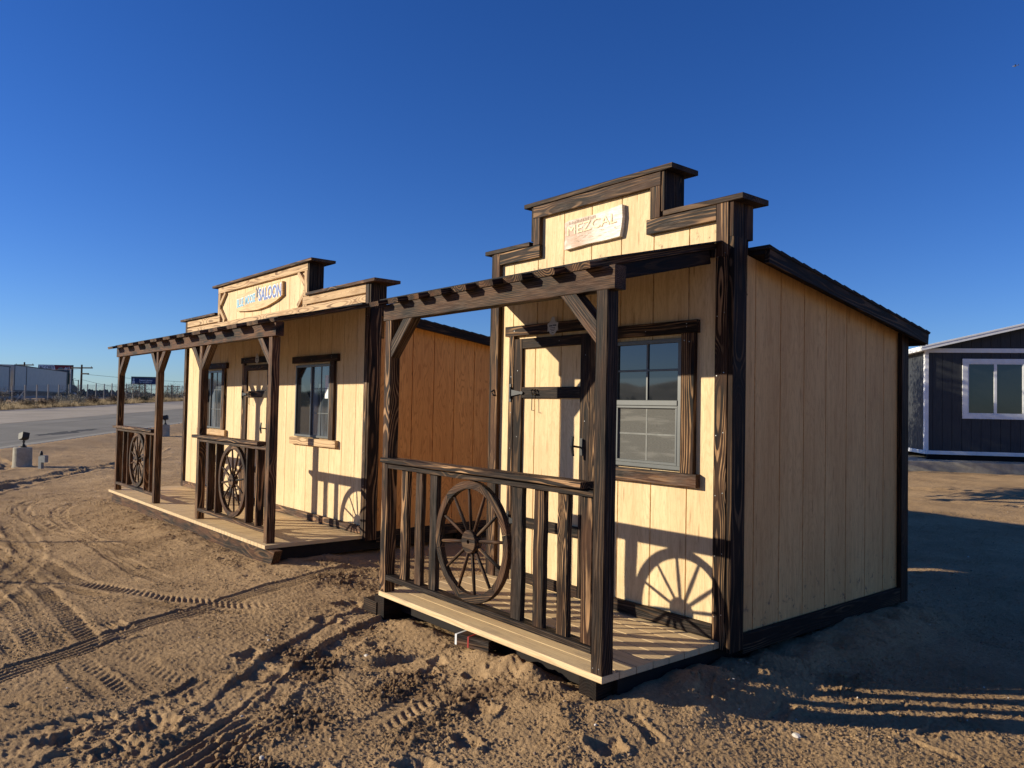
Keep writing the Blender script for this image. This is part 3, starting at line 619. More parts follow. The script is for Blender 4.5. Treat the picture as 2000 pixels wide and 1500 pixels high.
# things fixed on/under the sheds
bl = MB(); bl.box(-.14, .14, -.10, .10, -.035, .035, 'x', bv=(.2, .5, .8), mi=0); bl.box(-.141, -.125, -.101, .101, -.036, .036, 'x', mi=1); bl.box(-.035, -.022, -.1015, .1015, -.0365, .0365, 'x', mi=2)
RED = simple('red_paint', (0.35, 0.03, 0.02), 0.6)
blk = bl.build('leveling_block', [CH, WHITE, RED]); blk.location = (-1.18, .085, -.102); blk.rotation_euler.z = .25
tag(blk, 'short timber block with white end and red stripe wedged under the near porch deck', 'wood block')
b2 = MB(); b2.box(-.10, .10, -.06, .06, -.05, .05, 'x', bv=DK); o = b2.build('timber_offcut', CH); o.location = (-2.50, .05, -.145); tag(o, 'dark timber offcut under the left front corner of the near porch', 'wood block')

# ------------------------------------------------------------------ terrain
A0 = np.array([-56.818, 3.15]); U_ = np.array([-.839, .544])/math.hypot(.839, .544); N_ = np.array([.544, .839])/math.hypot(.839, .544)
def sst(x, a, b):
    t = np.clip((x-a)/(b-a), 0, 1); return t*t*(3-2*t)
def road_ab(x, y): return (x-A0[0])*U_[0]+(y-A0[1])*U_[1], (x-A0[0])*N_[0]+(y-A0[1])*N_[1]
def plane(a, b): return .577+.0216*np.clip(a, -60, 40)-.003*np.clip(b, -30, 40)
def terr(x, y):
    a, b = road_ab(x, y)
    base = -.22+.27*sst(y, 9, 17)*sst(x, -22, -12)
    pc = np.maximum(plane(a, 15.4), -.2)-.02
    z = pc+(base-pc)*sst(b, 15.4, 29)+.115*(1-sst(b, 15.5, 17.2))
    z = np.where(b < 15.4, plane(a, b), z)
    return z - .55*sst(-b, 8, 10)*sst(60+b, 0, 30)
def T0(x, y): return float(terr(np.array([x], float), np.array([y], float))[0])
def rxy(a, b): return A0[0]+U_[0]*a+N_[0]*b, A0[1]+U_[1]*a+N_[1]*b

_tab = rng.randint(0, 1 << 16, (256, 256)).astype(np.float32)/65535.0
_ang = _tab*2*math.pi; _gx = np.cos(_ang); _gy = np.sin(_ang)
def perlin(x, y, seed=0):
    x = x+seed*17.13; y = y+seed*31.7
    xi = np.floor(x); yi = np.floor(y); fx = (x-xi).astype(np.float32); fy = (y-yi).astype(np.float32)
    i0 = xi.astype(np.int64) & 255; j0 = yi.astype(np.int64) & 255; i1 = (i0+1) & 255; j1 = (j0+1) & 255
    u = fx*fx*fx*(fx*(fx*6-15)+10); v = fy*fy*fy*(fy*(fy*6-15)+10)
    g = lambda i, j, dx, dy: _gx[i, j]*dx+_gy[i, j]*dy
    a = g(i0, j0, fx, fy)*(1-u)+g(i1, j0, fx-1, fy)*u; b = g(i0, j1, fx, fy-1)*(1-u)+g(i1, j1, fx-1, fy-1)*u
    return (a*(1-v)+b*v)*1.5
def polydist(x, y, pts):
    """distance, signed offset and arc length to a polyline"""
    bd = np.full(x.shape, 1e9, np.float32); bs = np.zeros(x.shape, np.float32); bo = np.zeros(x.shape, np.float32); s0 = 0.0
    for (ax, ay), (cx, cy) in zip(pts[:-1], pts[1:]):
        dx, dy = cx-ax, cy-ay; L = math.hypot(dx, dy); t = np.clip(((x-ax)*dx+(y-ay)*dy)/(L*L), 0, 1)
        px, py = x-(ax+t*dx), y-(ay+t*dy); d = np.hypot(px, py); o = (dx*(y-ay)-dy*(x-ax))/L
        k = d < bd; bd = np.where(k, d, bd); bs = np.where(k, s0+t*L, bs); bo = np.where(k, o, bo); s0 += L
    return bd, bo, bs, s0
def smooth_line(pts, n=3):
    for _ in range(n):
        q = [pts[0]]
        for a, b in zip(pts[:-1], pts[1:]): q += [(a[0]*.75+b[0]*.25, a[1]*.75+b[1]*.25), (a[0]*.25+b[0]*.75, a[1]*.25+b[1]*.75)]
        q.append(pts[-1]); pts = q
    return pts
TRACKS = [  # kind, half width, depth, points
    ('rib', .11, .021, [(-2.3, -2.95), (-2.63, -2.43), (-2.91, -1.94), (-3.17, -1.57), (-3.36, -1.17), (-3.58, -.76), (-3.80, -.22), (-3.95, .34), (-4.18, 1.04), (-4.4, 1.8)]),
    ('rib', .14, .024, [(-.70, -2.1), (-.83, -1.86), (-.99, -1.66), (-1.08, -1.49), (-1.17, -1.30)]),
    ('lug', .19, .022, [(-8.8, -2.1), (-7.13, -1.90), (-5.94, -1.80), (-4.97, -1.66), (-4.27, -1.37), (-3.7, -1.05), (-3.0, -.50)]),
    ('lug', .17, .024, [(-10.5, -2.15), (-7.27, -2.1), (-5.34, -2.0), (-4.06, -1.97), (-2.85, -1.96)]),
    ('lug', .12, .022, [(-7.6, -2.48), (-6.0, -2.36), (-5.05, -2.30), (-4.02, -2.26), (-2.9, -2.24)]),
    ('lug', .11, .016, [(-2.80, -2.05), (-2.26, -2.0), (-1.80, -1.92)]),
    ('lug', .12, .018, [(-1.40, -2.75), (-1.57, -2.41), (-1.64, -2.2), (-1.59, -2.0), (-1.2, -1.82)]),
    ('lug', .12, .016, [(-1.02, -2.5), (-1.3, -2.15), (-1.63, -1.83), (-1.85, -1.45)]),
    ('rut', .11, .020, [(-.95, -1.95), (-1.29, -1.61), (-1.83, -1.11), (-2.31, -.46), (-2.83, .36)]), ('rut', .10, .020, [(-.85, -1.8), (-1.13, -1.51), (-1.63, -1.0), (-2.07, -.34), (-2.4, .35)]),
    ('lug', .15, .021, [(-9.2, -1.62), (-7.8, -1.66), (-6.4, -1.75), (-5.0, -2.25), (-3.9, -2.6)]),
    ('lug', .11, .012, [(-4.3, -.85), (-5.1, -1.02), (-6.55, -1.08), (-8.24, -1.09), (-9.73, -1.04), (-10.6, -.74), (-11.83, .13), (-13.5, 1.6)]),
    ('lug', .12, .012, [(-5.6, -.75), (-6.47, -.97), (-7.51, -1.1), (-8.8, -1.34), (-10.41, -1.42), (-11.73, -1.09), (-12.9, .18), (-14.6, 1.9)]),
    ('lug', .12, .016, [(-.55, -.55), (-.67, -.30), (-.79, -.02), (-.84, .38)]),
    ('lug', .12, .014, [(-.60, -1.2), (-.72, -.88), (-.80, -.67), (-.92, -.36)]),
    ('lug', .14, .010, [(1.6, -.4), (.9, -.9), (.3, -1.5), (-.1, -2.2)]),
    ('lug', .13, .009, [(-2.75, -1.9), (-2.45, -1.75), (-2.1, -1.72), (-1.75, -1.6)]),
    ('rut', .16, .04, [(-11, -3.0), (-14, -1.7), (-17, .3), (-20, 2.6), (-24, 4.4)]), ('rut', .16, .04, [(-12, -2.0), (-15, -.7), (-18, 1.5), (-21, 3.6)]),
    ('rut', .14, .035, [(-15, -2.4), (-17.4, -.9), (-19.6, -.4), (-22, -.9)]), ('rut', .18, .03, [(-9.5, 7.5), (-6, 12.5), (-1, 14.5), (5, 14)]), ('rut', .18, .03, [(-8.5, 6.7), (-5, 11.2), (-1, 13), (5, 12.4)]),
    ('rut', .11, .025, [(-1.9, -.95), (-1.55, -.72), (-1.35, -.42), (-1.25, -.15)]), ('rut', .12, .022, [(-2.2, -1.35), (-1.8, -1.2), (-1.5, -.95), (-1.15, -.8)]),
]
TRACKS = [(k, w, d, smooth_line(p)) for k, w, d, p in TRACKS]
HOLES = [(-.88, -.19, .07, .05), (-1.15, -.34, .06, .05), (-1.25, -.21, .06, .04), (-2.52, -.37, .11, .05), (-1.77, -.37, .06, .04), (-.48, -.47, .09, .06), (-1.83, -.69, .08, .04), (-1.36, -1.90, .12, .06), (-1.14, -2.09, .11, .05), (-2.08, -1.12, .08, .05),
         (.55, -.55, .10, .05), (.30, -.30, .08, .05), (.75, -.1, .06, .03), (-.1, -1.1, .10, .05), (-.35, -1.5, .09, .04), (-2.9, .02, .12, .05), (-1.45, -2.3, .1, .05), (-.2, -.75, .07, .05)]
_r2 = random.Random(5)
PRINTS = [(_r2.uniform(.2, 3.6), _r2.uniform(-1.4, 1.6), _r2.uniform(0, 6.3)) for _ in range(30)] + [(_r2.uniform(-3.5, .2), _r2.uniform(-2.6, -1.6), _r2.uniform(0, 6.3)) for _ in range(14)]
def disturbed(x, y):
    d1 = .8*np.exp(-(((x+1.2)/1.5)**2+((y+.55)/.6)**2)**1.5); d2 = .75*np.exp(-(((x+.1)/1.3)**2+((y+1.5)/1.0)**2)**1.5)
    d3 = np.exp(-(((x+8)/4.2)**2+((y+.15)/.45)**2)**2)*.45; d4 = np.exp(-(((x+3.6)/1.3)**2+((y-.6)/.55)**2)**1.5)*.9; d5 = np.exp(-(((x-1.0)/1.5)**2+((y-1.2)/.9)**2)**2)*.35
    d6 = np.exp(-(((x+16)/8)**2+((y-.5)/3.5)**2)**2)*.4
    n = perlin(x*.9, y*.9, 3)*.5+perlin(x*2.3, y*2.3, 4)*.35
    return np.clip(np.maximum.reduce([d1, d2, d3, d4, d5, d6])*1.15+n*.55, 0, 1)
def ground_height(x, y, dist):
    z = terr(x, y); fade = lambda w: np.clip(1.6-dist/w, 0, 1)
    D = disturbed(x, y); D = D*np.clip(.55+perlin(x*2.6, y*2.6, 24)*1.3, .1, 1.25); a, b = road_ab(x, y); natural = sst(b, 15.3, 17)
    low = perlin(x*.55, y*.55, 1)*.030+perlin(x*1.5, y*1.5, 2)*.016
    h = np.zeros_like(low)
    rough = .35+.6*D
    f1 = fade(60); f2 = fade(28); f3 = fade(14); f4 = fade(8)
    h += perlin(x*4.3, y*4.3, 5)*.013*rough*f1
    n6 = perlin(x*10, y*10, 6); h += n6*.007*rough*f2
    c1 = perlin(x*16, y*16, 7); h += np.maximum(c1-.22, 0)*.030*D*f2              # clods
    c2 = perlin(x*34, y*34, 8); h += (np.maximum(c2-.15, 0)*.016*(.22+D)+c2*.0024)*f3
    c3 = perlin(x*75, y*75, 9); h += (np.maximum(c3-.05, 0)*.009*(.4+D)+c3*.0028)*f4
    # tyre tracks
    keep = np.ones_like(h)
    for kind, hw, dep, pts in TRACKS:
        xs = [p[0] for p in pts]; ys = [p[1] for p in pts]; M = (x > min(xs)-.6) & (x < max(xs)+.6) & (y > min(ys)-.6) & (y < max(ys)+.6)
        if not M.any(): continue
        X, Y = x[M], y[M]; d, o, s, L = polydist(X, Y, pts); wob = perlin(X*3, Y*3, 12)*.018; o = o+wob; d = np.abs(o)+np.maximum(d-np.abs(o-wob), 0)
        ins = 1-sst(d, hw*.86, hw*1.05); berm = np.exp(-((d-hw*1.22)/(hw*.2))**2); ef = sst(s, 0, .35)*sst(L-s, 0, .35); var = np.clip(.7+perlin(X*2.2, Y*2.2, 13)*.9, .45, 1.2)
        if kind == 'rib':
            pat = dep*.12+dep*.88*(.5+.5*np.cos(o/hw*math.pi*4.5)); edge = (o > 0)*.3*dep*np.exp(-((o-hw*1.15)/(hw*.16))**2)*(1+.9*perlin(X*5, Y*5, 14))
            dz = -pat*ins+edge; kk = ins*.85
        elif kind == 'lug':
            ph = (s+np.abs(o)*.75+wob*.7)*2*math.pi/.062+(o > 0)*math.pi; lug = np.clip(np.sin(ph)*1.8, -1, 1)*.5+.5; ctr = sst(np.abs(o), hw*.10, hw*.22)
            dz = -dep*(.25+.75*lug*ctr)*ins*var+berm*dep*.25; kk = ins*.7*var
        else:
            dz = (-dep*ins+berm*dep*.55)*var+perlin(X*9, Y*9, 15)*.01*ins; kk = ins*.2
        q = h[M]; q = q*(1-kk*ef*.8)+dz*ef; h[M] = q
    for (hx, hy, r, dp) in HOLES:
        M = (np.abs(x-hx) < r*3) & (np.abs(y-hy) < r*3); X, Y = x[M]-hx, y[M]-hy; d = np.hypot(X, Y*1.15)*(1+perlin(x[M]*12, y[M]*12, 16)*.5)/r
        h[M] += -dp*.6*np.exp(-d**4)+dp*.2*np.exp(-((d-1.35)/.3)**2)
    for (hx, hy, an) in PRINTS:
        M = (np.abs(x-hx) < .3) & (np.abs(y-hy) < .3); X, Y = x[M]-hx, y[M]-hy; u = X*math.cos(an)+Y*math.sin(an); v = -X*math.sin(an)+Y*math.cos(an)
        w = .042*(1-.25*np.exp(-((u)/.05)**2)); inn = (1-sst(np.abs(u), .125, .14))*(1-sst(np.abs(v), w*.9, w*1.1)); tread = (.5+.5*np.sin(u*2*math.pi/.028))*(.5+.5*np.cos(v*2*math.pi/.04))
        h[M] += -inn*(.009+.008*tread)+.006*np.exp(-((np.abs(v)-w*1.3)/.012)**2)*(np.abs(u) < .13)
    # soil pushed against the skids
    def mound(px, py, sx, sy, amp):
        return amp*np.exp(-((x-px)/sx)**2-((y-py)/sy)**2)*(1+perlin(x*6, y*6, 17)*.4)
    h += mound(-.75, .03, .5, .15, .10)+mound(-1.9, .02, .35, .13, .06)+mound(-.2, -.12, .45, .3, .05)+.105*(1-sst(x, .12, .55))*sst(x, -.3, .02)*sst(y, -.1, .6)*(1-sst(y, 3.4, 4.2))*(1+perlin(x*5, y*5, 18)*.35)+mound(.35, .7, .35, .7, .02)+mound(-4.6, .45, .8, .5, .05)+mound(-7.5, -.2, 3.0, .3, .03)+mound(.35, 2.6, .3, 1.2, .045)
    return z+(h+low)*natural, D
def ground_mesh():
    cx, cy = 2.9, -3.06
    az = np.radians(-50.4)
    aa = np.concatenate([np.linspace(-math.pi, -.70, 60, endpoint=False), np.linspace(-.70, .70, 1050, endpoint=False), np.linspace(.70, math.pi, 60, endpoint=False)])
    rr = [.25]; 
    while rr[-1] < 60: rr.append(rr[-1]+max(.005, .0028*rr[-1], .42*rr[-1]**2/1300) if rr[-1] > 1.5 else rr[-1]*1.08)
    while rr[-1] < 4500: rr.append(rr[-1]*1.07)
    rr = np.array(rr); A_, R_ = np.meshgrid(aa, rr); x = (cx+R_*np.sin(az+A_)).ravel(); y = (cy+R_*np.cos(az+A_)).ravel(); d = R_.ravel()
    z, D = ground_height(x, y, d)
    a, b = road_ab(x, y); z = np.where((b < 15.1) & (b > -.1), z-.03, z)
    na, nr = len(aa), len(rr); n = na*nr
    co_ = np.stack([x, y, z], 1).astype(np.float32)
    i = np.arange(nr-1)[:, None]*na; j = np.arange(na)[None, :]; jn = (j+1) % na
    q = np.stack([i+j, i+jn, i+na+jn, i+na+j], -1).reshape(-1, 4).astype(np.int32)[:, ::-1]
    me = bpy.data.meshes.new('ground'); me.vertices.add(n); me.vertices.foreach_set('co', co_.ravel())
    me.loops.add(q.size); me.loops.foreach_set('vertex_index', np.ascontiguousarray(q).ravel()); me.polygons.add(len(q)); me.polygons.foreach_set('loop_start', np.arange(0, q.size, 4, dtype=np.int32))
    me.polygons.foreach_set('use_smooth', np.ones(len(q), bool)); me.update(calc_edges=True)
    at = me.attributes.new('soil', 'FLOAT', 'POINT'); at.data.foreach_set('value', D.astype(np.float32))
    o = bpy.data.objects.new('ground', me); COL.objects.link(o); tag(o, kind='structure')
    o['label'] = 'tan desert dirt ground with tyre tracks'
    del o['label']
    print('ground verts', n)
    return o
g_ = ground_mesh()
n = N('desert_dirt', 0.95, 0.12); p = n.pos()
soil = n.new('ShaderNodeAttribute', attribute_name='soil').outputs['Fac']
a1 = n.noise(p, 1.3, 5, .6); a2 = n.noise(p, 35, 6, .7); a3 = n.noise(p, 240, 3, .6)
c = n.mix(n.ss(a1, .3, .7), (0.60, 0.395, 0.205), (0.44, 0.282, 0.142))
c = n.mix(n.ss(n.math('MULTIPLY_ADD', a2, .5, n.math('MULTIPLY', soil, .6)), .42, .9), c, (0.24, 0.145, 0.075))
c = n.mix(n.ss(a2, .38, .66, 0, .55), c, (0.33, 0.21, 0.11)); c = n.mix(n.ss(a3, .62, .75, 0, .7), c, (0.66, 0.54, 0.36)); c = n.mix(n.ss(a3, .42, .28, 0, .7), c, (0.17, 0.11, 0.055))
n.col(c); n.bump(n.math('ADD', n.math('MULTIPLY', a2, 1.0), n.math('MULTIPLY', a3, .8)), .016, 1.0); g_.data.materials.append(n.m)

# pebbles and crumbs lying on the dirt
def pebbles():
    ico_v = [(0, 0, 1), (.894, 0, .447), (.276, .851, .447), (-.724, .526, .447), (-.724, -.526, .447), (.276, -.851, .447), (.724, .526, -.447), (-.276, .851, -.447), (-.894, 0, -.447), (-.276, -.851, -.447), (.724, -.526, -.447), (0, 0, -1)]
    ico_f = [(0, 1, 2), (0, 2, 3), (0, 3, 4), (0, 4, 5), (0, 5, 1), (1, 6, 2), (2, 7, 3), (3, 8, 4), (4, 9, 5), (5, 10, 1), (6, 7, 2), (7, 8, 3), (8, 9, 4), (9, 10, 5), (10, 6, 1), (11, 7, 6), (11, 8, 7), (11, 9, 8), (11, 10, 9), (11, 6, 10)]
    K = 14000; rd = 1.9+rng.rand(K)**1.6*15; an = np.radians(-50.4)+rng.uniform(-.68, .68, K); x = 2.9+rd*np.sin(an); y = -3.06+rd*np.cos(an)
    ok = ~((x > -2.5) & (x < .1) & (y > -.02) & (y < 3.6)) & ~((x > -11) & (x < -4.6) & (y > 0) & (y < 5)); x, y, rd = x[ok], y[ok], rd[ok]; K = len(x)
    z, D = ground_height(x, y, rd); keep = rng.rand(K) < .35+.9*D; x, y, z, D = x[keep], y[keep], z[keep], D[keep]; K = len(x)
    s = .0022+.0085*rng.rand(K)**4+.004*D*rng.rand(K)**2; iv = np.array(ico_v); sc = rng.uniform(.6, 1.3, (K, 3))*s[:, None]; sc[:, 2] *= .7
    rt_ = rng.uniform(0, 6.28, K); jit = rng.uniform(.75, 1.2, (K, 12, 1)); V = iv[None]*jit*sc[:, None]; cx_, sx_ = np.cos(rt_)[:, None], np.sin(rt_)[:, None]
    V = np.stack([V[..., 0]*cx_-V[..., 1]*sx_+x[:, None], V[..., 0]*sx_+V[..., 1]*cx_+y[:, None], V[..., 2]+z[:, None]+s[:, None]*.25], -1)
    F = (np.array(ico_f)[None]+np.arange(K)[:, None, None]*12).reshape(-1, 3)
    me = bpy.data.meshes.new('gravel'); me.from_pydata(V.reshape(-1, 3).tolist(), [], F.tolist())
    at = me.attributes.new('tone', 'FLOAT', 'POINT'); at.data.foreach_set('value', np.repeat(rng.rand(K), 12).astype(np.float32))
    o = bpy.data.objects.new('gravel', me); COL.objects.link(o); tag(o, 'small pale and brown pebbles scattered over the dirt', 'gravel', kind='stuff')
    n = N('pebble_stone', .9, .2); t = n.new('ShaderNodeAttribute', attribute_name='tone').outputs['Fac']
    n.col(n.mix(n.ss(t, .80, .95), n.mix(t, (0.36, 0.25, 0.155), (0.24, 0.165, 0.11)), (0.62, 0.56, 0.48))); me.materials.append(n.m)
pebbles()
def quick_mesh(name, V, F, attr=None, vals=None):
    me = bpy.data.meshes.new(name); V = np.ascontiguousarray(V, dtype=np.float32).reshape(-1, 3); F = np.ascontiguousarray(F, dtype=np.int32)
    me.vertices.add(len(V)); me.vertices.foreach_set('co', V.ravel()); me.loops.add(F.size); me.loops.foreach_set('vertex_index', F.ravel())
    me.polygons.add(len(F)); me.polygons.foreach_set('loop_start', np.arange(0, F.size, F.shape[1], dtype=np.int32)); me.update(calc_edges=True)
    if attr: a = me.attributes.new(attr, 'FLOAT', 'POINT'); a.data.foreach_set('value', vals.astype(np.float32))
    return me
def clods():
    iv = np.array([(0, 0, 1), (.894, 0, .447), (.276, .851, .447), (-.724, .526, .447), (-.724, -.526, .447), (.276, -.851, .447), (.724, .526, -.447), (-.276, .851, -.447), (-.894, 0, -.447), (-.276, -.851, -.447), (.724, -.526, -.447), (0, 0, -1)])
    fi = np.array([(0, 1, 2), (0, 2, 3), (0, 3, 4), (0, 4, 5), (0, 5, 1), (1, 6, 2), (2, 7, 3), (3, 8, 4), (4, 9, 5), (5, 10, 1), (6, 7, 2), (7, 8, 3), (8, 9, 4), (9, 10, 5), (10, 6, 1), (11, 7, 6), (11, 8, 7), (11, 9, 8), (11, 10, 9), (11, 6, 10)])
    ov = np.array([(1, 0, 0), (0, 1, 0), (-1, 0, 0), (0, -1, 0), (0, 0, 1.)]); fo = np.array([(0, 1, 4), (1, 2, 4), (2, 3, 4), (3, 0, 4)])
    def place(K, pw, far):
        rd = 1.9+rng.rand(K)**pw*far; an = np.radians(-50.4)+rng.uniform(-.68, .68, K); x = 2.9+rd*np.sin(an); y = -3.06+rd*np.cos(an)
        ok = ~((x > -2.5) & (x < .1) & (y > -.02) & (y < 3.6)) & ~((x > -11) & (x < -4.6) & (y > 0) & (y < 5)); x, y, rd = x[ok], y[ok], rd[ok]; z, D = ground_height(x, y, rd); return x, y, z, D, rd
    def emit(iv, fi, x, y, z, D, s, nm, lab):
        K = len(x); n_ = len(iv); V = iv[None]*rng.uniform(.6, 1.3, (K, n_, 1))*s[:, None, None]*rng.uniform(.65, 1.35, (K, 1, 3)); t = rng.uniform(0, 6.28, K)[:, None]; c_, q_ = np.cos(t), np.sin(t)
        V = np.stack([V[..., 0]*c_-V[..., 1]*q_+x[:, None], V[..., 0]*q_+V[..., 1]*c_+y[:, None], V[..., 2]*.8+z[:, None]+s[:, None]*.25], -1); F = (fi[None]+np.arange(K)[:, None, None]*n_).reshape(-1, 3)
        me = quick_mesh(nm, V, F, 'soil', np.repeat(np.clip(D+rng.normal(0, .25, K), 0, 1), n_)); o = bpy.data.objects.new(nm, me); COL.objects.link(o); me.materials.append(g_.data.materials[0]); tag(o, lab, 'soil', kind='stuff'); print(nm, K)
    x, y, z, D, rd = place(60000, 1.4, 12); k = rng.rand(len(x)) < .03+.75*D**1.6; x, y, z, D = x[k], y[k], z[k], D[k]
    emit(iv, fi, x, y, z, D, (.0028+.016*rng.rand(len(x))**3.2)*(.6+.7*D), 'soil_clods', 'loose crumbs and clods of dry soil around the sheds')
    x, y, z, D, rd = place(230000, 1.25, 13); dens = np.clip(.42+perlin(x*1.7, y*1.7, 27)*.9, .08, 1); k = rng.rand(len(x)) < dens; x, y, z, D, rd = x[k], y[k], z[k], D[k], rd[k]
    emit(ov, fo, x, y, z-.0005, D, (.0022+.0070*rng.rand(len(x))**2.8)*(.7+.08*rd), 'coarse_grit', 'coarse sand grit covering the dirt lot')
clods()

# a few individual stones one can point to
def stone(x, y, s, lab):
    b = MB(); import itertools
    vs = []
    n_, m_ = 8, 5
    for i in range(m_+1):
        t = math.pi*i/m_
        for j in range(n_):
            u = 2*math.pi*j/n_; rr = s*random.uniform(.8, 1.15); b.addv((rr*math.sin(t)*math.cos(u), .8*rr*math.sin(t)*math.sin(u), .65*s*math.cos(t)), (0, 0, 0), (0, 0, 0))
    for i in range(m_):
        for j in range(n_): b.f.append((i*n_+j, i*n_+(j+1) % n_, (i+1)*n_+(j+1) % n_, (i+1)*n_+j)); b.mi.append(0)
    o = b.build('stone', STONE); o.location = (x, y, T0(x, y)+s*.3+.005); tag(o, lab, 'stone', 'pale stones on the dirt')
STONE = simple('pale_stone', (0.52, 0.47, 0.40), .85, .2, 0, .2, 30)
for x, y, s, l in [(-1.62, -.52, .021, 'pale stone in the middle of the dirt in front of the near porch wheel'), (-2.32, -.9, .014, 'tiny pale stone left of the near porch on the dirt'), (.78, .62, .026, 'pale stone at the edge of the near shed shadow'), (-.62, -1.62, .016, 'small pale stone beside the short ribbed tyre print'), (1.25, .55, .018, 'pale stone on the sunlit dirt at the lower right')]: stone(x, y, s, l)

# ------------------------------------------------------------------ road, kerb
def strip(name, b0, b1, dz, mat, a0=-90, a1=400, na=120, th=0.0, lift=None):
    b = MB(); bs = np.linspace(b0, b1, 6); as_ = [a0+(a1-a0)*(k/na)**1.0 for k in range(na+1)]
    for a in as_:
        for bb_ in bs:
            x, y = rxy(a, bb_); b.addv((x, y, float(plane(a, bb_))+dz), (a, bb_, 0), (0, 0, 0))
    for i in range(na):
        for j in range(5): q = i*6+j; b.f.append((q, q+1, q+7, q+6)); b.mi.append(0)
    o = b.build(name, mat, fix=False)
    me = o.data
    if me.polygons[0].normal.z < 0: me.flip_normals()
    return o
def asphalt(name, c0, c1):
    n = N(name, .9, .25); p = n.pos(); a = n.noise(p, 45, 4, .7); e = n.noise(n.vm('MULTIPLY', p, (1, 1, 1)), .35, 5, .65)
    q = n.attr('bc'); l = n.noise(n.vm('MULTIPLY', q, (.03, 1.6, 1)), 1.0, 4, .6)
    c = n.mix(n.ss(a, .3, .7), c0, c1); c = n.mix(n.ss(e, .35, .7, 0, .35), c, tuple(v*1.5 for v in c1)); c = n.mix(n.ss(l, .52, .68, 0, .4), c, tuple(v*.6 for v in c0)); n.col(c); n.bump(a, .006); return n.m
r1 = strip('road', 8.1, 15.0, .004, asphalt('dark_asphalt', (.185, .165, .125), (.26, .235, .185))); tag(r1, kind='structure')
r2 = strip('road', 0.0, 8.098, .010, asphalt('pale_asphalt', (.33, .27, .195), (.43, .36, .265))); tag(r2, kind='structure')
b = MB()
for (c0, c1, rr_) in ((-22.9, -20.2, .9), (-20.4, -18.2, .6)):
    pts = []
    for i in range(22):
        t = 2*math.pi*i/22; k = 1+random.uniform(-.35, .35); pts.append(((c0+c1)/2+(c1-c0)/2*math.cos(t)*k, 13.2+rr_*.45*math.sin(t)*k))
    q = [rxy(*p_) for p_ in pts]; zc_ = float(plane((c0+c1)/2, 13.2))
    n0 = len(b.v)
    for (x, y), (aa, bb_) in zip(q, pts): b.addv((x, y, float(plane(aa, bb_))+.0085), (0, 0, 0), (0, 0, 0))
    b.f.append(tuple(range(n0, n0+22))); b.mi.append(0)
o = b.build('road_patch', simple('broken_asphalt', (.035, .033, .03), .95)); tag(o, kind='structure')
b = MB()
ks = [a for a in np.arange(-90, 120, 1.5)]
for i in range(len(ks)-1):
    a_, c_ = ks[i], ks[i+1]-.012; base = len(b.v)
    for a in (a_, c_):
        for (bb_, zz) in ((15.0, -.1), (15.0, .105), (15.02, .12), (15.36, .12), (15.39, .105), (15.39, -.1)):
            x, y = rxy(a, bb_); b.addv((x, y, max(float(plane(a, bb_)), -.2)+zz-.03), (0, 0, 0), (0, 0, 0))
    for j in range(6): b.f.append((base+j, base+(j+1) % 6, base+6+(j+1) % 6, base+6+j)); b.mi.append(0)
    b.f.append(tuple(range(base, base+6))); b.f.append(tuple(range(base+6, base+12))); b.mi += [0, 0]
kb = b.build('kerb', CONC); tag(kb, kind='structure')

# ------------------------------------------------------------------ floodlights, marker post
def flood(x, y, yawd, lab, box=False):
    t = empty('floodlight', (x, y, T0(x, y)), R(yawd)); tag(t, lab, 'floodlight', 'floodlights on concrete footings by the kerb')
    def f(b):
        n_ = 28; base = len(b.v); prof = [(.215, -.15), (.215, .01), (.205, .03), (.20, .445), (.19, .46), (0.001, .46)]
        for r_, z_ in prof:
            for i in range(n_): u = 2*math.pi*i/n_; b.addv((r_*math.cos(u), r_*math.sin(u), z_), (0, 0, 0), (0, 0, 0))
        for k in range(len(prof)-1):
            for i in range(n_): j = (i+1) % n_; b.f.append((base+k*n_+i, base+k*n_+j, base+(k+1)*n_+j, base+(k+1)*n_+i)); b.mi.append(0)
    part('concrete_footing', t, CONC, f)
    DKM = LAMPM
    part('stem', t, DKM, lambda b: (b.tube([(0.03, 0, .46), (0.03, 0, .49)], .07, 12), b.tube([(0.03, 0, .49), (0.03, 0, .54)], [.045, .035], 10), b.tube([(0.03, 0, .54), (0.03, 0, .66)], .02, 8), b.tube([(0.03, 0, .58), (0.03, 0, .61)], .032, 8)))
    h = empty('lamp_head', (.03, 0, .735)); h.parent = t; h.scale = (.72,)*3; h.rotation_euler = (R(-12), R(-14), 0)
    part('housing', h, DKM, lambda b: b.poly([(-.13, -.07), (-.10, -.12), (.10, -.12), (.13, -.07), (.14, .10), (-.14, .10)], (0, -.11, 0), (1, 0, 0), (0, 0, 1), (0, 1, 0), .22))
    part('lens', h, GLASS, lambda b: b.box(-.115, .115, -.09, .09, .101, .106, 'x', cham=.001)); return t
LAMPM = simple('bronze_lamp_metal', (.035, .032, .026), .6, .3)
flood(-18.92, -.30, 20, 'bronze floodlight on a round concrete footing at the far left of the dirt lot')
flood(-29.3, 5.75, 60, 'bronze floodlight on a concrete footing seen between the saloon porch posts')
x, y = -18.01, -.04; t = empty('utility_marker', (x, y, T0(x, y)), R(35)); tag(t, 'short grey utility post with an outlet box beside the left floodlight', 'marker post')
GREY = simple('grey_painted_metal', (.22, .23, .22), .55)
part('post', t, GREY, lambda b: b.box(-.045, .045, -.04, .04, -.1, .30, 'z')); part('outlet_box', t, GREY, lambda b: b.box(.02, .17, -.055, .045, .16, .32, 'z', cham=.01)); part('cap', t, LAMPM, lambda b: b.tube([(0, 0, .30), (0, 0, .37), (0, 0, .42)], [.035, .035, .02], 8))
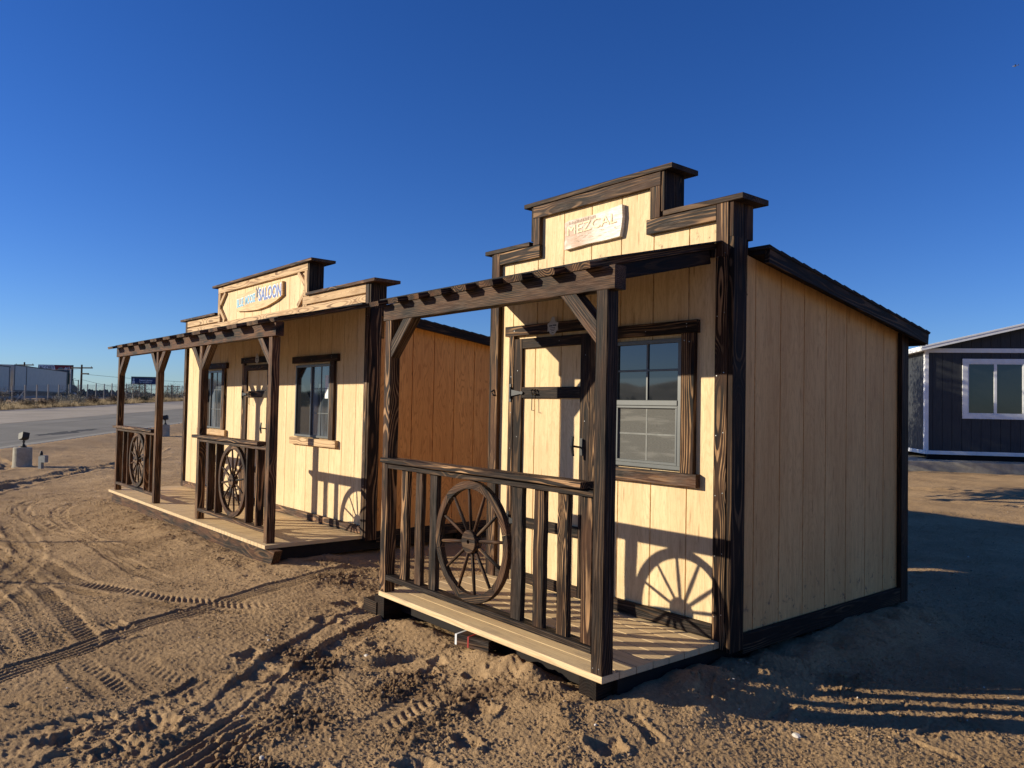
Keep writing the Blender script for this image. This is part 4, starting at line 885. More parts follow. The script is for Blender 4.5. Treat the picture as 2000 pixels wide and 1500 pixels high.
# two unseen stakes added left of the view to cast shadow bands into it
for (tx, ty, h, wd, lab) in ((-6.79, -.76, 1.15, .28, 'unseen thin metal stake with a square plate, added to cast a shadow left of the tyre tracks'), (-5.12, -1.73, .72, 0, 'unseen bare metal stake, added to cast the nearer thin shadow at the left edge')):
    L_ = h/.425*1.401; u = Vector((.924, 1.053)).normalized(); bx_, by_ = tx-u.x*L_, ty-u.y*L_
    t = empty('shadow_stake', (bx_, by_, T0(bx_, by_))); tag(t, lab, 'stake', 'unseen stakes added for their shadows')
    part('rod', t, GREY, lambda b: b.tube([(0, 0, -.1), (0, 0, h)], .026, 8))
    if wd: part('shadow_plate', t, WHITE, lambda b: b.box(-wd/2, wd/2, -.004, .004, h*.42, h*.42+.2, 'x', cham=.002))

# ------------------------------------------------------------------ grey building on the right
C0 = Vector((-5.653, 18.051, .476)); azc = R(51.4)
TC = empty('grey_building', C0, math.pi/2-azc); tag(TC, 'dark grey portable building with white trim and a sliding window behind the near shed', 'building')
n = N('grey_siding', .6, .35); p = n.obj(); f1 = n.noise(n.vm('MULTIPLY', p, (60, 60, 3)), 1.0, 4, .6); n.col(n.mix(n.ss(f1, .3, .7), (.024, .027, .031), (.040, .043, .047))); n.bump(f1, .001); GSID = n.m
CW, CD, CH_ = 4.9, 7.0, 2.68; sl = .245
gab = lambda u: CH_ + sl*min(u, CW-u) + .02
gC = [.162+.2286*k-.2286 for k in range(0, 26)]
part('front_wall', TC, GSID, lambda b: siding(b, (0, 0, 0), (1, 0, 0), (0, -1, 0), 0, CW, gC, 0, gab, breaks=(CW/2,), gw=.012))
part('side_wall', TC, GSID, lambda b: siding(b, (0, 0, 0), (0, 1, 0), (-1, 0, 0), 0, CD, [.2286*k for k in range(1, 31)], 0, lambda u: CH_-.03, gw=.012)); part('side_wall', TC, GSID, lambda b: siding(b, (CW, 0, 0), (0, 1, 0), (1, 0, 0), 0, CD, [.2286*k for k in range(1, 31)], 0, lambda u: CH_-.03, gw=.012))
part('back_wall', TC, GSID, lambda b: siding(b, (0, CD, 0), (1, 0, 0), (0, 1, 0), 0, CW, gC, 0, gab, breaks=(CW/2,)))
wb = lambda nm, *a, **k: bx(nm, TC, WHITE, *a, cham=.003, **k)
wb('corner_trim', -.035, .055, -.034, -.0005, .062, 2.61, 'z'); wb('corner_trim', -.0345, -.0005, .0005, .10, .062, 2.60, 'z'); wb('corner_trim', CW-.055, CW+.035, -.034, -.0005, .062, 2.61, 'z')
wb('base_trim', -.035, CW+.035, -.036, -.0005, -.035, .060, 'x'); wb('base_trim', -.0355, -.0005, .0006, CD, -.035, .060, 'y'); wb('gable_band', -.05, CW+.05, -.030, -.0005, 2.612, 2.724, 'x')
RFc = empty('roof', (0, 0, 0)); RFc.parent = TC
for sgn in (1, -1):
    xe = -.21 if sgn > 0 else CW+.21; d = Vector((sgn, 0, sl)).normalized(); up = Vector((-sgn*sl, 0, 1)).normalized(); Lr = (CW/2+.21)/d.x*sgn
    part('roof_panel', RFc, SHING, lambda b: b.board((xe, -.30, 2.70), d, (0, 1, 0), up, Lr, CD+.6, .055)); part('barge_board', RFc, WHITE, lambda b: (b.board((xe, -.336, 2.635), d, (0, 1, 0), up, Lr, .034, .075), b.board((xe, -.346, 2.713), d, (0, 1, 0), up, Lr, .044, .045)))
    part('fascia', RFc, WHITE, lambda b: b.box(*sorted((xe-.002*sgn, xe-.036*sgn)), -.30, CD+.3, 2.625, 2.745, 'y')); part('soffit', RFc, WHITE, lambda b: b.box(*sorted((xe, (0 if sgn > 0 else CW))), -.29, CD+.29, 2.655, 2.664, 'y', cham=.001))
Wc = empty('window', (.86, 0, .905)); Wc.parent = TC
def wf(b):
    for q in ((0, 1.54, 0, .125, 'x'), (0, 1.54, 1.435, 1.55, 'x'), (0, .125, .126, 1.434, 'z'), (1.415, 1.54, .126, 1.434, 'z')): b.box(q[0], q[1], -.034, -.001, q[2], q[3], q[4])
part('window_trim', Wc, WHITE, wf)
def wf(b):
    for q in ((.126, 1.414, .126, .15, 'x'), (.126, 1.414, 1.41, 1.434, 'x'), (.126, .15, .151, 1.409, 'z'), (1.39, 1.414, .151, 1.409, 'z'), (.735, .805, .151, 1.409, 'z')): b.box(q[0], q[1], -.028, -.008, q[2], q[3], q[4])
part('window_frame', Wc, WHITE, wf); bx('glass', Wc, GLASS, .151, .734, -.013, -.010, .151, 1.409, 'x', cham=.0005); bx('glass', Wc, GLASS, .806, 1.389, -.016, -.013, .151, 1.409, 'x', cham=.0005)
part('skid', TC, UNDER, lambda b: (b.box(.05, CW-.05, .03, .15, -.20, -.036, 'x'), b.box(.05, CW-.05, CD-.2, CD-.08, -.20, -.036, 'x'), b.box(.05, CW-.05, 2.0, 2.1, -.2, -.036, 'x')))
cb = MB(); cb.box(-1.6, CW+2, -1.0, CD+1, -.45, -.172, 'x'); o = cb.build('slab', CONC); o.location = C0; o.rotation_euler.z = math.pi/2-azc; tag(o, kind='structure'); o.name = 'pavement'

# ------------------------------------------------------------------ vegetation
def leaf_mat(name, cols, rough=.8):
    n = N(name, rough, .2); t = n.new('ShaderNodeAttribute', attribute_name='tone').outputs['Fac']; r = n.new('ShaderNodeValToRGB'); n.put(r.inputs[0], t)
    e = r.color_ramp.elements; e[0].color = (*cols[0], 1); e[1].color = (*cols[-1], 1)
    for i, c in enumerate(cols[1:-1]): k = e.new((i+1)/(len(cols)-1)); k.color = (*c, 1)
    n.col(r.outputs[0]); return n.m
def leaves(name, parent, mat, centers, radii, count, size, zsq=1.0, blade=False, up=.0):
    """count small leaf faces spread through ellipsoidal clumps"""
    ci = rng.randint(0, len(centers), count); c = np.array(centers)[ci]; r = np.array(radii)[ci]
    v = rng.normal(size=(count, 3)); v /= np.linalg.norm(v, axis=1)[:, None]; rad = rng.rand(count)**.45*(1+.25*rng.normal(size=count)*.5); P = c+v*(rad*r)[:, None]*np.array([1, 1, zsq])
    a = rng.normal(size=(count, 3)); a[:, 2] = a[:, 2]*.6+up; a /= np.linalg.norm(a, axis=1)[:, None]; w = np.cross(a, rng.normal(size=(count, 3))); w /= np.linalg.norm(w, axis=1)[:, None]
    s = size*rng.uniform(.6, 1.4, count)[:, None]; ln = 2.6 if blade else 1.5; wd = .22 if blade else .55
    V = np.stack([P-a*s*ln/2, P+w*s*wd, P+a*s*ln/2, P-w*s*wd], 1).reshape(-1, 3)
    V[:, 2] = np.maximum(V[:, 2], -.02)
    F = np.arange(count*4).reshape(-1, 4); me = bpy.data.meshes.new(name); me.from_pydata(V.tolist(), [], F.tolist()); me.materials.append(mat)
    tone = np.clip(.5+.25*rng.normal(size=count)+.12*(ci % 3-1), 0, 1); at = me.attributes.new('tone', 'FLOAT', 'POINT'); at.data.foreach_set('value', np.repeat(tone, 4).astype(np.float32))
    o = bpy.data.objects.new(name, me); COL.objects.link(o); o.parent = parent; return o
GREYBUSH = leaf_mat('silver_brush', [(.10, .09, .06), (.20, .18, .13), (.34, .31, .24)]); TANB = leaf_mat('dry_brush', [(.10, .07, .035), (.23, .165, .085), (.36, .27, .16)]); DKB = leaf_mat('dark_brush', [(.015, .018, .012), (.04, .043, .028), (.08, .08, .05)])
REDB = leaf_mat('russet_brush', [(.06, .035, .02), (.13, .08, .045), (.20, .14, .08)]); PALEB = leaf_mat('seed_head_brush', [(.16, .14, .08), (.32, .27, .17), (.60, .52, .38)]); GRN = leaf_mat('olive_leaf', [(.02, .03, .012), (.05, .065, .025), (.10, .11, .05)])
BARK = simple('brown_bark', (.11, .075, .05), .9)
def shrub(a, b_, w, h, mat, lab, cnt=900):
    x, y = rxy(a, b_); t = empty('shrub', (x, y, T0(x, y))); tag(t, lab, 'shrub', 'shrubs along the far side of the road')
    cs = [(random.uniform(-w, w)*.6, random.uniform(-w, w)*.4, h*random.uniform(.3, .68)) for _ in range(9)]; rs = [min(w, h)*random.uniform(.25, .45) for _ in cs]
    leaves('foliage', t, mat, cs, rs, cnt, .06, 1.0, True, .8)
    part('stem', t, BARK, lambda q: [q.tube([(0, 0, -.05), (c_[0]*.5, c_[1]*.5, c_[2]*.6), (c_[0], c_[1], c_[2]+.1)], [.03, .02, .008], 5) for c_ in cs[:5]])
for a, b_, w, h, mt, lab in [(0.2, -.9, 1.2, .75, TANB, 'dry tan shrub under the trailer at the left edge of the picture'), (2.6, -1.3, 1.3, 1.55, TANB, 'tall dry tan shrub in front of the left trailer wheels'), (5.2, -.8, 1.2, .7, TANB, 'low dry shrub left of the brace post of the fence'),
        (8.2, -.9, 1.3, .8, REDB, 'low russet shrub below the long trailer'), (10.6, -.9, 1.4, 1.05, PALEB, 'pale flowering shrub under the truck cab'), (13.2, -.9, 1.5, 1.1, PALEB, 'pale flowering shrub right of the truck cab'), (16, -.9, 1.3, .95, REDB, 'russet shrub below the utility pole'),
        (17.8, -3.2, 1.6, 1.5, DKB, 'dark rounded shrub beside the utility pole at the fence'), (19.6, -.8, 1.5, .9, REDB, 'russet shrub left of the first saloon porch post'), (21.8, -.9, 1.6, .95, TANB, 'dry shrub just behind the first saloon porch post'),
        (25.2, -1.5, 1.9, 2.35, GREYBUSH, 'tallest silver grey shrub between the first two porch posts'), (28.4, -1.6, 2.0, 2.0, GREYBUSH, 'silver shrub under the blue billboard column'), (30.4, -1.2, 1.6, 1.1, GREYBUSH, 'low silver shrub right of the blue billboard column'), (27, -.5, 1.4, .7, DKB, 'low dark green shrub at the road edge below the blue billboard'),
        (32.6, -2.4, 1.6, 2.4, DKB, 'dark tall shrub behind the second saloon porch post'), (35.5, -1.2, 2.0, 1.3, TANB, 'dry shrub right of the second porch post'), (38.5, -1.4, 2.2, 1.7, GREYBUSH, 'silver shrub between second and third porch posts'), (42, -1.2, 2.2, 1.4, PALEB, 'pale shrub left of the saloon wall corner'), (44, -2.8, 2.4, 2.6, DKB, 'dark shrub against the saloon wall corner'), (48, -1.2, 3, 2.0, GREYBUSH, 'silver shrub just hidden by the saloon corner')]:
    shrub(a, b_, w, h, mt, lab)
# low verge growth nobody could count
def verge():
    K = 26000; a = rng.uniform(-12, 70, K); b_ = -.05-rng.rand(K)**1.3*5.5; x = A0[0]+U_[0]*a+N_[0]*b_; y = A0[1]+U_[1]*a+N_[1]*b_; z = terr(x, y)
    h = rng.uniform(.12, .42, K)*(.6+.8*np.clip(perlin(a*.6, b_*.6, 21)+.5, 0, 1)); dx = rng.normal(0, .09, K); dy = rng.normal(0, .09, K); w = .018+.02*rng.rand(K)
    V = np.stack([np.stack([x-w, y, z], 1), np.stack([x+w, y+w*.5, z], 1), np.stack([x+dx, y+dy, z+h], 1)], 1).reshape(-1, 3)
    me = bpy.data.meshes.new('dry_grass'); me.from_pydata(V.tolist(), [], np.arange(K*3).reshape(-1, 3).tolist()); me.materials.append(TANB)
    tn = np.clip(.45+.3*rng.normal(size=K), 0, 1); at = me.attributes.new('tone', 'FLOAT', 'POINT'); at.data.foreach_set('value', np.repeat(tn, 3).astype(np.float32))
    o = bpy.data.objects.new('dry_grass', me); COL.objects.link(o); tag(o, 'dry tan grass along the far edge of the road', 'grass', kind='stuff')
verge()
def far_growth():
    K = 9000; a = rng.uniform(-40, 420, K); b_ = -70-rng.rand(K)*160; x = A0[0]+U_[0]*a+N_[0]*b_; y = A0[1]+U_[1]*a+N_[1]*b_; z = terr(x, y); h = rng.uniform(.8, 2.6, K)*(.5+np.clip(perlin(a*.03, b_*.03, 22)+.5, 0, 1)); w = rng.uniform(.5, 1.6, K)
    P = np.stack([x, y, z], 1)[:, None]; o8 = np.array([(-1, 0, 0), (0, -1, 0), (1, 0, 0), (0, 1, 0), (-.6, .1, .7), (.1, -.6, .9), (.6, .1, .75), (0, .6, .8), (0, 0, 1)])*1.0
    V = P+o8[None]*np.stack([w, w, h], 1)[:, None]; V = V.reshape(-1, 3); fs = [(0, 1, 5, 4), (1, 2, 6, 5), (2, 3, 7, 6), (3, 0, 4, 7), (4, 5, 8), (5, 6, 8), (6, 7, 8), (7, 4, 8)]; F = [tuple(i+k*9 for i in f) for k in range(K) for f in fs]
    me = bpy.data.meshes.new('far_scrub'); me.from_pydata(V.tolist(), [], F); me.materials.append(DKB); tn = np.clip(.5+.3*rng.normal(size=K), 0, 1); at = me.attributes.new('tone', 'FLOAT', 'POINT'); at.data.foreach_set('value', np.repeat(tn, 9).astype(np.float32))
    o = bpy.data.objects.new('far_scrub', me); COL.objects.link(o); tag(o, 'dark desert scrub along the distant horizon beyond the highway', 'scrub', kind='stuff')
far_growth()
def tree(x, y, h, r, lab, seed, n_=5200):
    t = empty('tree', (x, y, T0(x, y))); tag(t, lab, 'tree', 'small trees behind the near shed'); rd = random.Random(seed)
    cs = []; limbs = []
    for k in range(16):
        u = rd.uniform(0, 6.28); q = rd.uniform(.15, .8)*r; z = h*rd.uniform(.42, .86); cs.append((q*math.cos(u), q*math.sin(u), z)); limbs.append((cs[-1], rd.uniform(.25, .4)))
    leaves('crown', t, GRN, cs, [r*rd.uniform(.26, .42) for _ in cs], n_, .065, .9)
    def f(b):
        b.tube([(0, 0, -.1), (.03, .02, h*.25), (-.03, .05, h*.45), (.02, 0, h*.75)], [.10, .08, .06, .025], 9)
        for (c, f0) in limbs: b.tube([(0, .02, h*f0), (c[0]*.5, c[1]*.5, (h*f0+c[2])/2+.05), c], [.035, .022, .008], 6)
    part('trunk', t, BARK, f)
tree(-11.0, 11.9, 5.6, 2.5, 'larger leafy tree standing between the two sheds and the grey building', 3, 11000)
tree(-4.75, 10.3, 3.35, 1.52, 'small leafy tree behind the near shed, twigs showing under its eave', 8, 3600)

# ------------------------------------------------------------------ fence, highway things
FENC = simple('weathered_fence_post', (.34, .31, .26), .85)
n = N('chain_link', .6, .4); tc = n.attr('bc'); x_, y_, z_ = n.sep(tc)
s1 = n.math('ABSOLUTE', n.math('SINE', n.math('MULTIPLY', n.math('ADD', x_, y_), 38.0))); s2 = n.math('ABSOLUTE', n.math('SINE', n.math('MULTIPLY', n.math('SUBTRACT', x_, y_), 38.0)))
al = n.math('GREATER_THAN', n.math('MULTIPLY', n.math('SUBTRACT', 1.0, s1), 1.0), .80); al2 = n.math('GREATER_THAN', n.math('SUBTRACT', 1.0, s2), .80); n.put(n.b.inputs['Alpha'], n.math('MAXIMUM', al, al2)); n.col((.30, .30, .28)); LINK = n.m
tf = empty('fence', (0, 0, 0)); tag(tf, 'wire mesh fence on weathered posts beyond the road', 'fence')
fpts = [(a, *rxy(a, -6.5)) for a in np.arange(-6, 66, 2.05)]
for k, (a, x, y) in enumerate(fpts):
    z = T0(x, y); hh = 1.38+random.uniform(-.06, .06)+.012*max(a, 0)
    part('fence_post', tf, FENC, lambda b: b.tube([(x, y, z-.1), (x+random.uniform(-.02, .02), y, z+hh)], .055, 7))
    if k == 11: part('brace_post', tf, FENC, lambda b: b.tube([(x, y, z+1.15), (x-U_[0]*1.7, y-U_[1]*1.7, z)], .04, 6))
def mesh(b):
    for (a0_, x0, y0), (a1_, x1, y1) in zip(fpts[:-1], fpts[1:]):
        z0, z1 = T0(x0, y0), T0(x1, y1); q = []
        for (a, x, y, z) in ((a0_, x0, y0, z0+.05), (a1_, x1, y1, z1+.05), (a1_, x1, y1, z1+1.32+.012*max(a1_, 0)), (a0_, x0, y0, z0+1.32+.012*max(a0_, 0))): q.append(b.addv((x, y, z), (a, z-z0, 0), (0, 0, 0)))
        b.f.append(tuple(q)); b.mi.append(0)
part('wire_mesh', tf, LINK, mesh, fix=False)

# semi truck
TRL = simple('trailer_panel', (.40, .38, .35), .45, .5, .2, .06, 2); TRD = simple('trailer_dark_trim', (.03, .032, .035), .5); CABM = simple('teal_cab_paint', (.02, .045, .05), .65, .2); TYRE = simple('tyre_rubber', (.018, .018, .018), .85); RIMM = simple('wheel_steel', (.35, .35, .35), .4, .5, .8)
def wheelt(parent, x, y, z, r=.5, w=.28):
    e = empty('wheel', (x, y, z)); e.parent = parent
    part('tyre', e, TYRE, lambda b: b.tube([(0, -w/2, 0), (0, -w/2+.03, 0), (0, w/2-.03, 0), (0, w/2, 0)], [r*.93, r, r, r*.93], 20)); part('rim', e, RIMM, lambda b: b.tube([(0, -w/2-.012, 0), (0, -w/2-.004, 0)], [r*.2, r*.55], 16))
def trailer(L, lab, p0, d, floor):
    ang = math.atan2(d[1], d[0]); t = empty('semi_trailer', (p0[0], p0[1], floor), ang); tag(t, lab, 'trailer', 'box trailers parked behind the fence'); t.scale = (1.25,)*3
    # local x forward (towards the cab), near side is y=0 .. far side y=2.5
    part('box', t, TRL, lambda b: b.box(-L, 0, -.0, 2.5, 0, 2.40, 'x', cham=.03)); part('roof_rail', t, TRD, lambda b: b.box(-L, 0, -.02, 0.0, 2.34, 2.43, 'x')); part('side_rail', t, TRD, lambda b: b.box(-L, 0, -.02, 0, -.10, .06, 'x'))
    for x in (-L+.12, -L+3.4, -.3): part('panel_seam', t, TRD, lambda b: b.box(x, x+.12, -.025, -.001, .08, 2.33, 'z'))
    part('underframe', t, TRD, lambda b: b.box(-L+.5, -.5, .4, 2.1, -.4, -.11, 'x')); part('landing_leg', t, TRD, lambda b: b.box(-3.2, -3.05, .2, .35, -1.05, -.1, 'z'))
    for x in (-L+1.3, -L+2.5, -1.2): wheelt(t, x, .16, -.60)
    return t, ang
P0 = (-122.5, 17.9); dT = Vector((-17.6, 7.8)).normalized()
Lt = 17.3
tt, ang = trailer(Lt, 'long grey box trailer coupled to the dark cab behind the fence', P0, dT, 2.25)
q0 = (P0[0]-dT.x*(Lt+.9)*1.25, P0[1]-dT.y*(Lt+.9)*1.25); trailer(14.0, 'second grey box trailer cut off by the left edge of the picture', q0, dT, 1.95)
tc_ = empty('truck_cab', (P0[0]+dT.x*.9, P0[1]+dT.y*.9, 1.05), ang); tc_.scale = (1.2,)*3; tag(tc_, 'dark teal truck tractor coupled in front of the long trailer', 'truck')
part('sleeper', tc_, CABM, lambda b: b.poly([(0, .75), (0, 3.3), (.5, 3.75), (1.3, 3.55), (1.55, 2.95), (1.55, .75)], (0, 0, 0), (1, 0, 0), (0, 0, 1), (0, 1, 0), 2.4)); part('cab_body', tc_, CABM, lambda b: b.poly([(1.552, .75), (1.552, 2.9), (2.35, 2.75), (2.95, 2.0), (4.7, 1.65), (4.95, 1.3), (4.95, .55), (1.552, .55)], (0, .12, 0), (1, 0, 0), (0, 0, 1), (0, 1, 0), 2.15))
part('side_window', tc_, GLASS, lambda b: b.poly([(1.75, 2.0), (1.75, 2.62), (2.28, 2.55), (2.75, 2.0)], (0, .115, 0), (1, 0, 0), (0, 0, 1), (0, -1, 0), .01)); part('windscreen', tc_, GLASS, lambda b: b.board((2.98, .3, 2.03), (0, 1, 0), Vector((-.6, 0, .72)).normalized(), Vector((.77, 0, .64)), 1.8, .85, .01))
part('mirror', tc_, TRD, lambda b: (b.box(2.75, 2.95, -.35, -.27, 1.75, 2.65, 'z', cham=.02), b.tube([(2.85, .12, 2.6), (2.85, -.3, 2.6)], .03, 6), b.tube([(2.85, .12, 1.85), (2.85, -.3, 1.85)], .03, 6))); part('exhaust_stack', tc_, RIMM, lambda b: b.tube([(.1, -.12, 1), (.1, -.12, 3.9)], .08, 8))
part('bumper', tc_, RIMM, lambda b: b.box(4.96, 5.1, .1, 2.3, .4, .8, 'y')); part('fuel_tank', tc_, RIMM, lambda b: b.tube([(1.0, -.05, .75), (2.6, -.05, .75)], .3, 12)); part('chassis', tc_, TRD, lambda b: b.box(-1.0, 4.9, .7, 1.7, .5, .74, 'x'))
for x in (-.6, .6, 4.0): wheelt(tc_, x, .16, .5); wheelt(tc_, x, 2.1, .5)

# far vehicles, low buildings, guard rail
def far_van(a, b_, L, H, col, lab, nm='van'):
    x, y = rxy(a, b_); ang = math.atan2(U_[1], U_[0]); t = empty(nm, (x, y, T0(x, y)), ang); tag(t, lab, nm.replace('_', ' '))
    mt = simple('paint_'+str(len(MATS)), col, .4, .5, 0, .03); part('body', t, mt, lambda b: b.poly([(0, .35), (0, H), (L*.62, H), (L*.74, H*.62), (L*.98, H*.52), (L, .35)], (0, 0, 0), (1, 0, 0), (0, 0, 1), (0, 1, 0), 1.9))
    part('side_window', t, GLASS, lambda b: b.poly([(.3, H*.62), (.3, H*.92), (L*.60, H*.92), (L*.70, H*.62)], (0, -.012, 0), (1, 0, 0), (0, 0, 1), (0, 1, 0), .01))
    for xx in (L*.2, L*.8): wheelt(t, xx, .1, .35, .35, .2)
far_van(42, -34, 5.6, 2.3, (.30, .31, .33), 'dark grey van right of the utility pole beyond the fence'); far_van(58, -40, 5.2, 2.0, (.05, .05, .055), 'dark car body shape left of the white yard trailer', 'car')
for (a, b_, L, H, col, lab) in ((62, -46, 17, 2.6, (.55, .56, .58), 'long white yard trailer left of the first saloon porch post'), (84, -50, 12, 3.5, (.16, .15, .145), 'dark container standing beside the white yard trailer'), (130, -70, 16, 2.6, (.5, .5, .5), 'white yard trailer under the blue billboard')):
    x, y = rxy(a, b_); t = empty('yard_trailer', (x, y, T0(x, y)), math.atan2(U_[1], U_[0])); tag(t, lab, 'trailer'); mt = simple('yard_'+str(len(MATS)), col, .5)
    part('box', t, mt, lambda b: b.box(0, L, 0, 2.5, .9, .9+H*.8, 'x', cham=.03)); part('side_rail', t, TRD, lambda b: b.box(0, L, -.02, 0, .78, .93, 'x'))
    for xx in (1.5, 2.8, L-2): wheelt(t, xx, .2, .5)
tg = empty('guard_rail', (0, 0, 0)); tag(tg, 'low pale guard rail beyond the fence', 'guard rail')
def gr(b):
    ps = [Vector((*rxy(a, -18), 0)) for a in np.arange(22, 120, 4.)]
    for k in range(len(ps)-1): p_, q_ = ps[k], ps[k+1]; d = (q_-p_); L = d.length; d.normalize(); b.board(p_+Vector((0, 0, T0(p_.x, p_.y)+.45)), d, (0, 0, 1), Vector((-d.y, d.x, 0)), L, .3, .05)
part('rail', tg, GREY, gr)
part('posts', tg, GREY, lambda b: [b.box(*(lambda q: (q[0]-.05, q[0]+.05, q[1]-.05, q[1]+.05, T0(*q)-.1, T0(*q)+.7))(rxy(a, -18.2)), 'z') for a in np.arange(22, 120, 4.)])

# billboards
def billboard(name, tl, tr, H, lab, paint):
    tl, tr = Vector(tl), Vector(tr); d = tr-tl; L = math.hypot(d.x, d.y); ang = math.atan2(d.y, d.x); top = (tl.z+tr.z)/2; gz = T0(tl.x, tl.y)
    t = empty('billboard', (tl.x, tl.y, gz), ang); tag(t, lab, 'billboard', 'billboards beyond the highway'); h = top-gz
    part('column', t, TRD, lambda b: b.tube([(L/2, .8, -.2), (L/2, .8, h-H)], .32, 14)); part('frame', t, TRD, lambda b: (b.box(0, L, .02, .5, h-H, h, 'x', cham=.02), b.box(-.6, L+.6, -.8, .9, h-H-.25, h-H-.15, 'x')))
    paint(t, L, h, H); return t
def bb1(t, L, h, H):
    bx('panel', t, WHITE, .1, L-.1, -.03, .0, h-H+.1, h-.1, 'x', cham=.005)
    part('red_panel', t, simple('billboard_red', (.26, .03, .03), .6), lambda b: b.poly([(L*.47, h-.1), (L-.1, h-.1), (L-.1, h-H+.1), (L*.56, h-H+.1)], (0, -.034, 0), (1, 0, 0), (0, 0, 1), (0, 1, 0), .003)); bx('panel_border', t, TRD, L-.35, L+.05, -.045, -.036, h-H, h+.02, 'z')
    lettering('lettering', 'JACOBY', 1.45, t, TRD, (L*.24, -.05, h-.95), 1.0, 0, offset=.01, ext=.01); lettering('lettering', '#1', 1.9, t, WHITE, (L*.85, -.06, h-1.35), 1.0, 0, offset=.03, ext=.01)
    part('seal', t, GREY, lambda b: b.tube([(L*.66, -.045, h-1.9), (L*.66, -.04, h-1.9)], 1.15, 24))
billboard('b', (-288.0, 37.1, 12.46), (-280.9, 45.8, 12.18), 4.2, 'red and white billboard rising above the long trailer', bb1)
def bb2(t, L, h, H):
    bx('panel', t, simple('billboard_navy', (.02, .045, .13), .6), .1, L-.1, -.03, .0, h-H+.1, h-.1, 'x', cham=.005); bx('panel_border', t, simple('billboard_green', (.12, .15, .12), .6), .0, L, -.045, -.034, h-.5, h+.02, 'x')
    lettering('lettering', 'Sweet James', 1.05, t, PALE, (L*.56, -.05, h-H*.47), .92, 0, offset=.02, ext=.01, shear=.2)
    def f(b):
        for k in range(12): b.box(L*.34+k*L*.038, L*.34+k*L*.038+L*.026, -.05, -.035, h-H*.78, h-H*.70, 'x', cham=.01)
    part('small_lettering', t, PALE, f); part('portrait', t, PALE, lambda b: (b.poly([(.5, h-H+.15), (.45, h-H*.6), (.8, h-H*.45), (1.3, h-H*.55), (1.5, h-H+.15)], (0, -.045, 0), (1, 0, 0), (0, 0, 1), (0, 1, 0), .008), b.tube([(.9, -.05, h-H*.33), (.9, -.042, h-H*.33)], .35, 14)))
billboard('b', (-301.36, 68.23, 10.0), (-295.3, 75.6, 9.8), 2.75, 'navy blue billboard on a single column seen through the saloon porch', bb2)

# utility poles and wires
PW = simple('pole_wood', (.045, .035, .028), .9)
def upole(x, y, top, lab, rot=0.6, arm=2.6, low=True):
    gz = T0(x, y); t = empty('utility_pole', (x, y, gz), rot); tag(t, lab, 'utility pole', 'utility poles beyond the highway'); h = top-gz
    part('pole', t, PW, lambda b: b.tube([(0, 0, -.2), (0, 0, h)], [.24, .16], 9)); part('crossarm', t, PW, lambda b: b.box(-arm, arm, -.09, .09, h-.75, h-.5, 'x'))
    part('insulators', t, PW, lambda b: [b.tube([(k*arm, 0, h-.5), (k*arm, 0, h-.3)], .06, 6) for k in (-.9, .9)])
    if low: part('transformer_bracket', t, PW, lambda b: b.box(0, 1.7, -.15, .15, h-1.9, h-1.65, 'x'))
upole(-166.2, 27.6, 8.1, 'dark wooden utility pole right of the truck cab'); upole(-196.9, 21.9, 9.3, 'distant utility pole above the long trailer', low=False); upole(-313.1, 85.6, 7.6, 'tiny distant utility pole left of the saloon corner', arm=4, low=False)
def wires(name, pts, lab):
    b = MB()
    for (p_, q_, sag) in pts:
        p_, q_ = Vector(p_), Vector(q_); b.tube([p_.lerp(q_, k/10)-Vector((0, 0, sag*4*(k/10)*(1-k/10))) for k in range(11)], .028, 5)
    o = b.build(name, PW); tag(o, lab, 'wires', 'overhead wires')
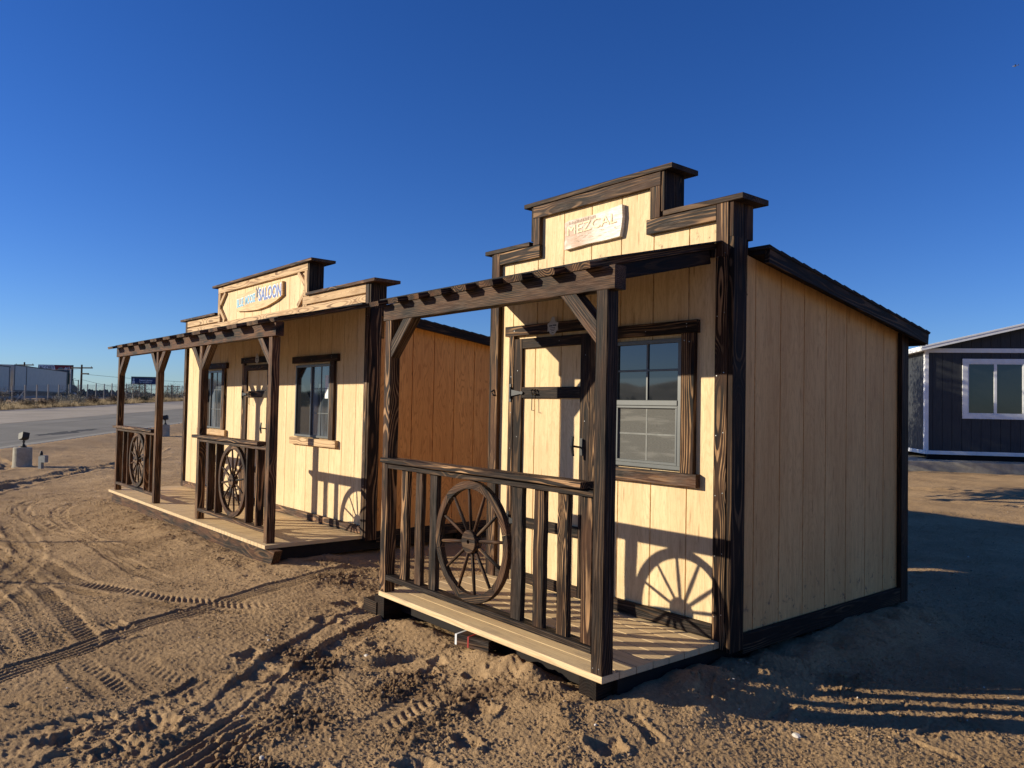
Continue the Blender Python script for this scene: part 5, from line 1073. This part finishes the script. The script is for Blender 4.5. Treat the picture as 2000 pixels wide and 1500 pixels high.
wires('wire', [((-166.2, 27.6, 7.35), (-196.9, 21.9, 8.6), .5)], 'overhead wires between the two poles above the trailer'); wires('wire', [((-196.9, 21.9, 8.6), (-260, -20, 10.5), 1.0)], 'faint overhead wire running left over the trailer')
wires('wire', [((-165.3, 28.4, 6.2), (-150, 75, 5.9), .9)], 'overhead wire sloping from the near pole across the saloon porch'); wires('wire', [((-166.2, 27.6, 5.2), (-313.1, 85.6, 6.9), 1.6)], 'thin lower overhead wire behind the first saloon porch post'); wires('wire', [((-313.1, 85.6, 6.9), (-420, 240, 9.5), 1.2)], 'faint overhead wire left of the saloon wall')

# little aeroplane high on the right
t = empty('aeroplane', (-205.5, 673.7, 276.0), R(20)); tag(t, 'tiny aircraft high in the blue sky at the right edge', 'aeroplane')
t.scale = (.7,)*3; part('fuselage', t, GREY, lambda b: b.tube([(-2.6, 0, .3), (-2.2, 0, .1), (0, 0, 0), (2.2, 0, .25), (3.2, 0, .5)], [.1, .38, .45, .22, .08], 10)); part('wing', t, TRD, lambda b: b.box(-.7, .5, -3.4, 3.4, .35, .45, 'y')); part('tail', t, TRD, lambda b: (b.box(2.7, 3.3, -.05, .05, .5, 1.5, 'z'), b.box(2.7, 3.3, -1.1, 1.1, .5, .58, 'y')))

# distant hills behind the camera (mirrored in the windows)
def hills():
    n_ = 160; b = MB(); K = 6
    for k in range(K+1):
        for i in range(n_+1):
            az_ = R(130+150*i/n_); t = k/K; rr_ = 2600+900*t; e = float(perlin(np.array([i*.06]), np.array([.5]), 30)[0])+.45*float(perlin(np.array([i*.19]), np.array([.5]), 31)[0])+.2*float(perlin(np.array([i*.6]), np.array([t*3]), 32)[0])
            env = math.sin(math.pi*i/n_)**.5; hh = max(0, 130+120*e)*env*math.sin(t*math.pi*.5); b.addv((math.sin(az_)*rr_, math.cos(az_)*rr_, hh-2), (0, 0, 0), (0, 0, 0))
    for k in range(K):
        for i in range(n_): q = k*(n_+1)+i; b.f.append((q, q+1, q+n_+2, q+n_+1)); b.mi.append(0)
    o = b.build('hills', simple('dry_hillside', (.16, .13, .11), .95, .1, 0, .2, .01)); tag(o, kind='structure')
hills()
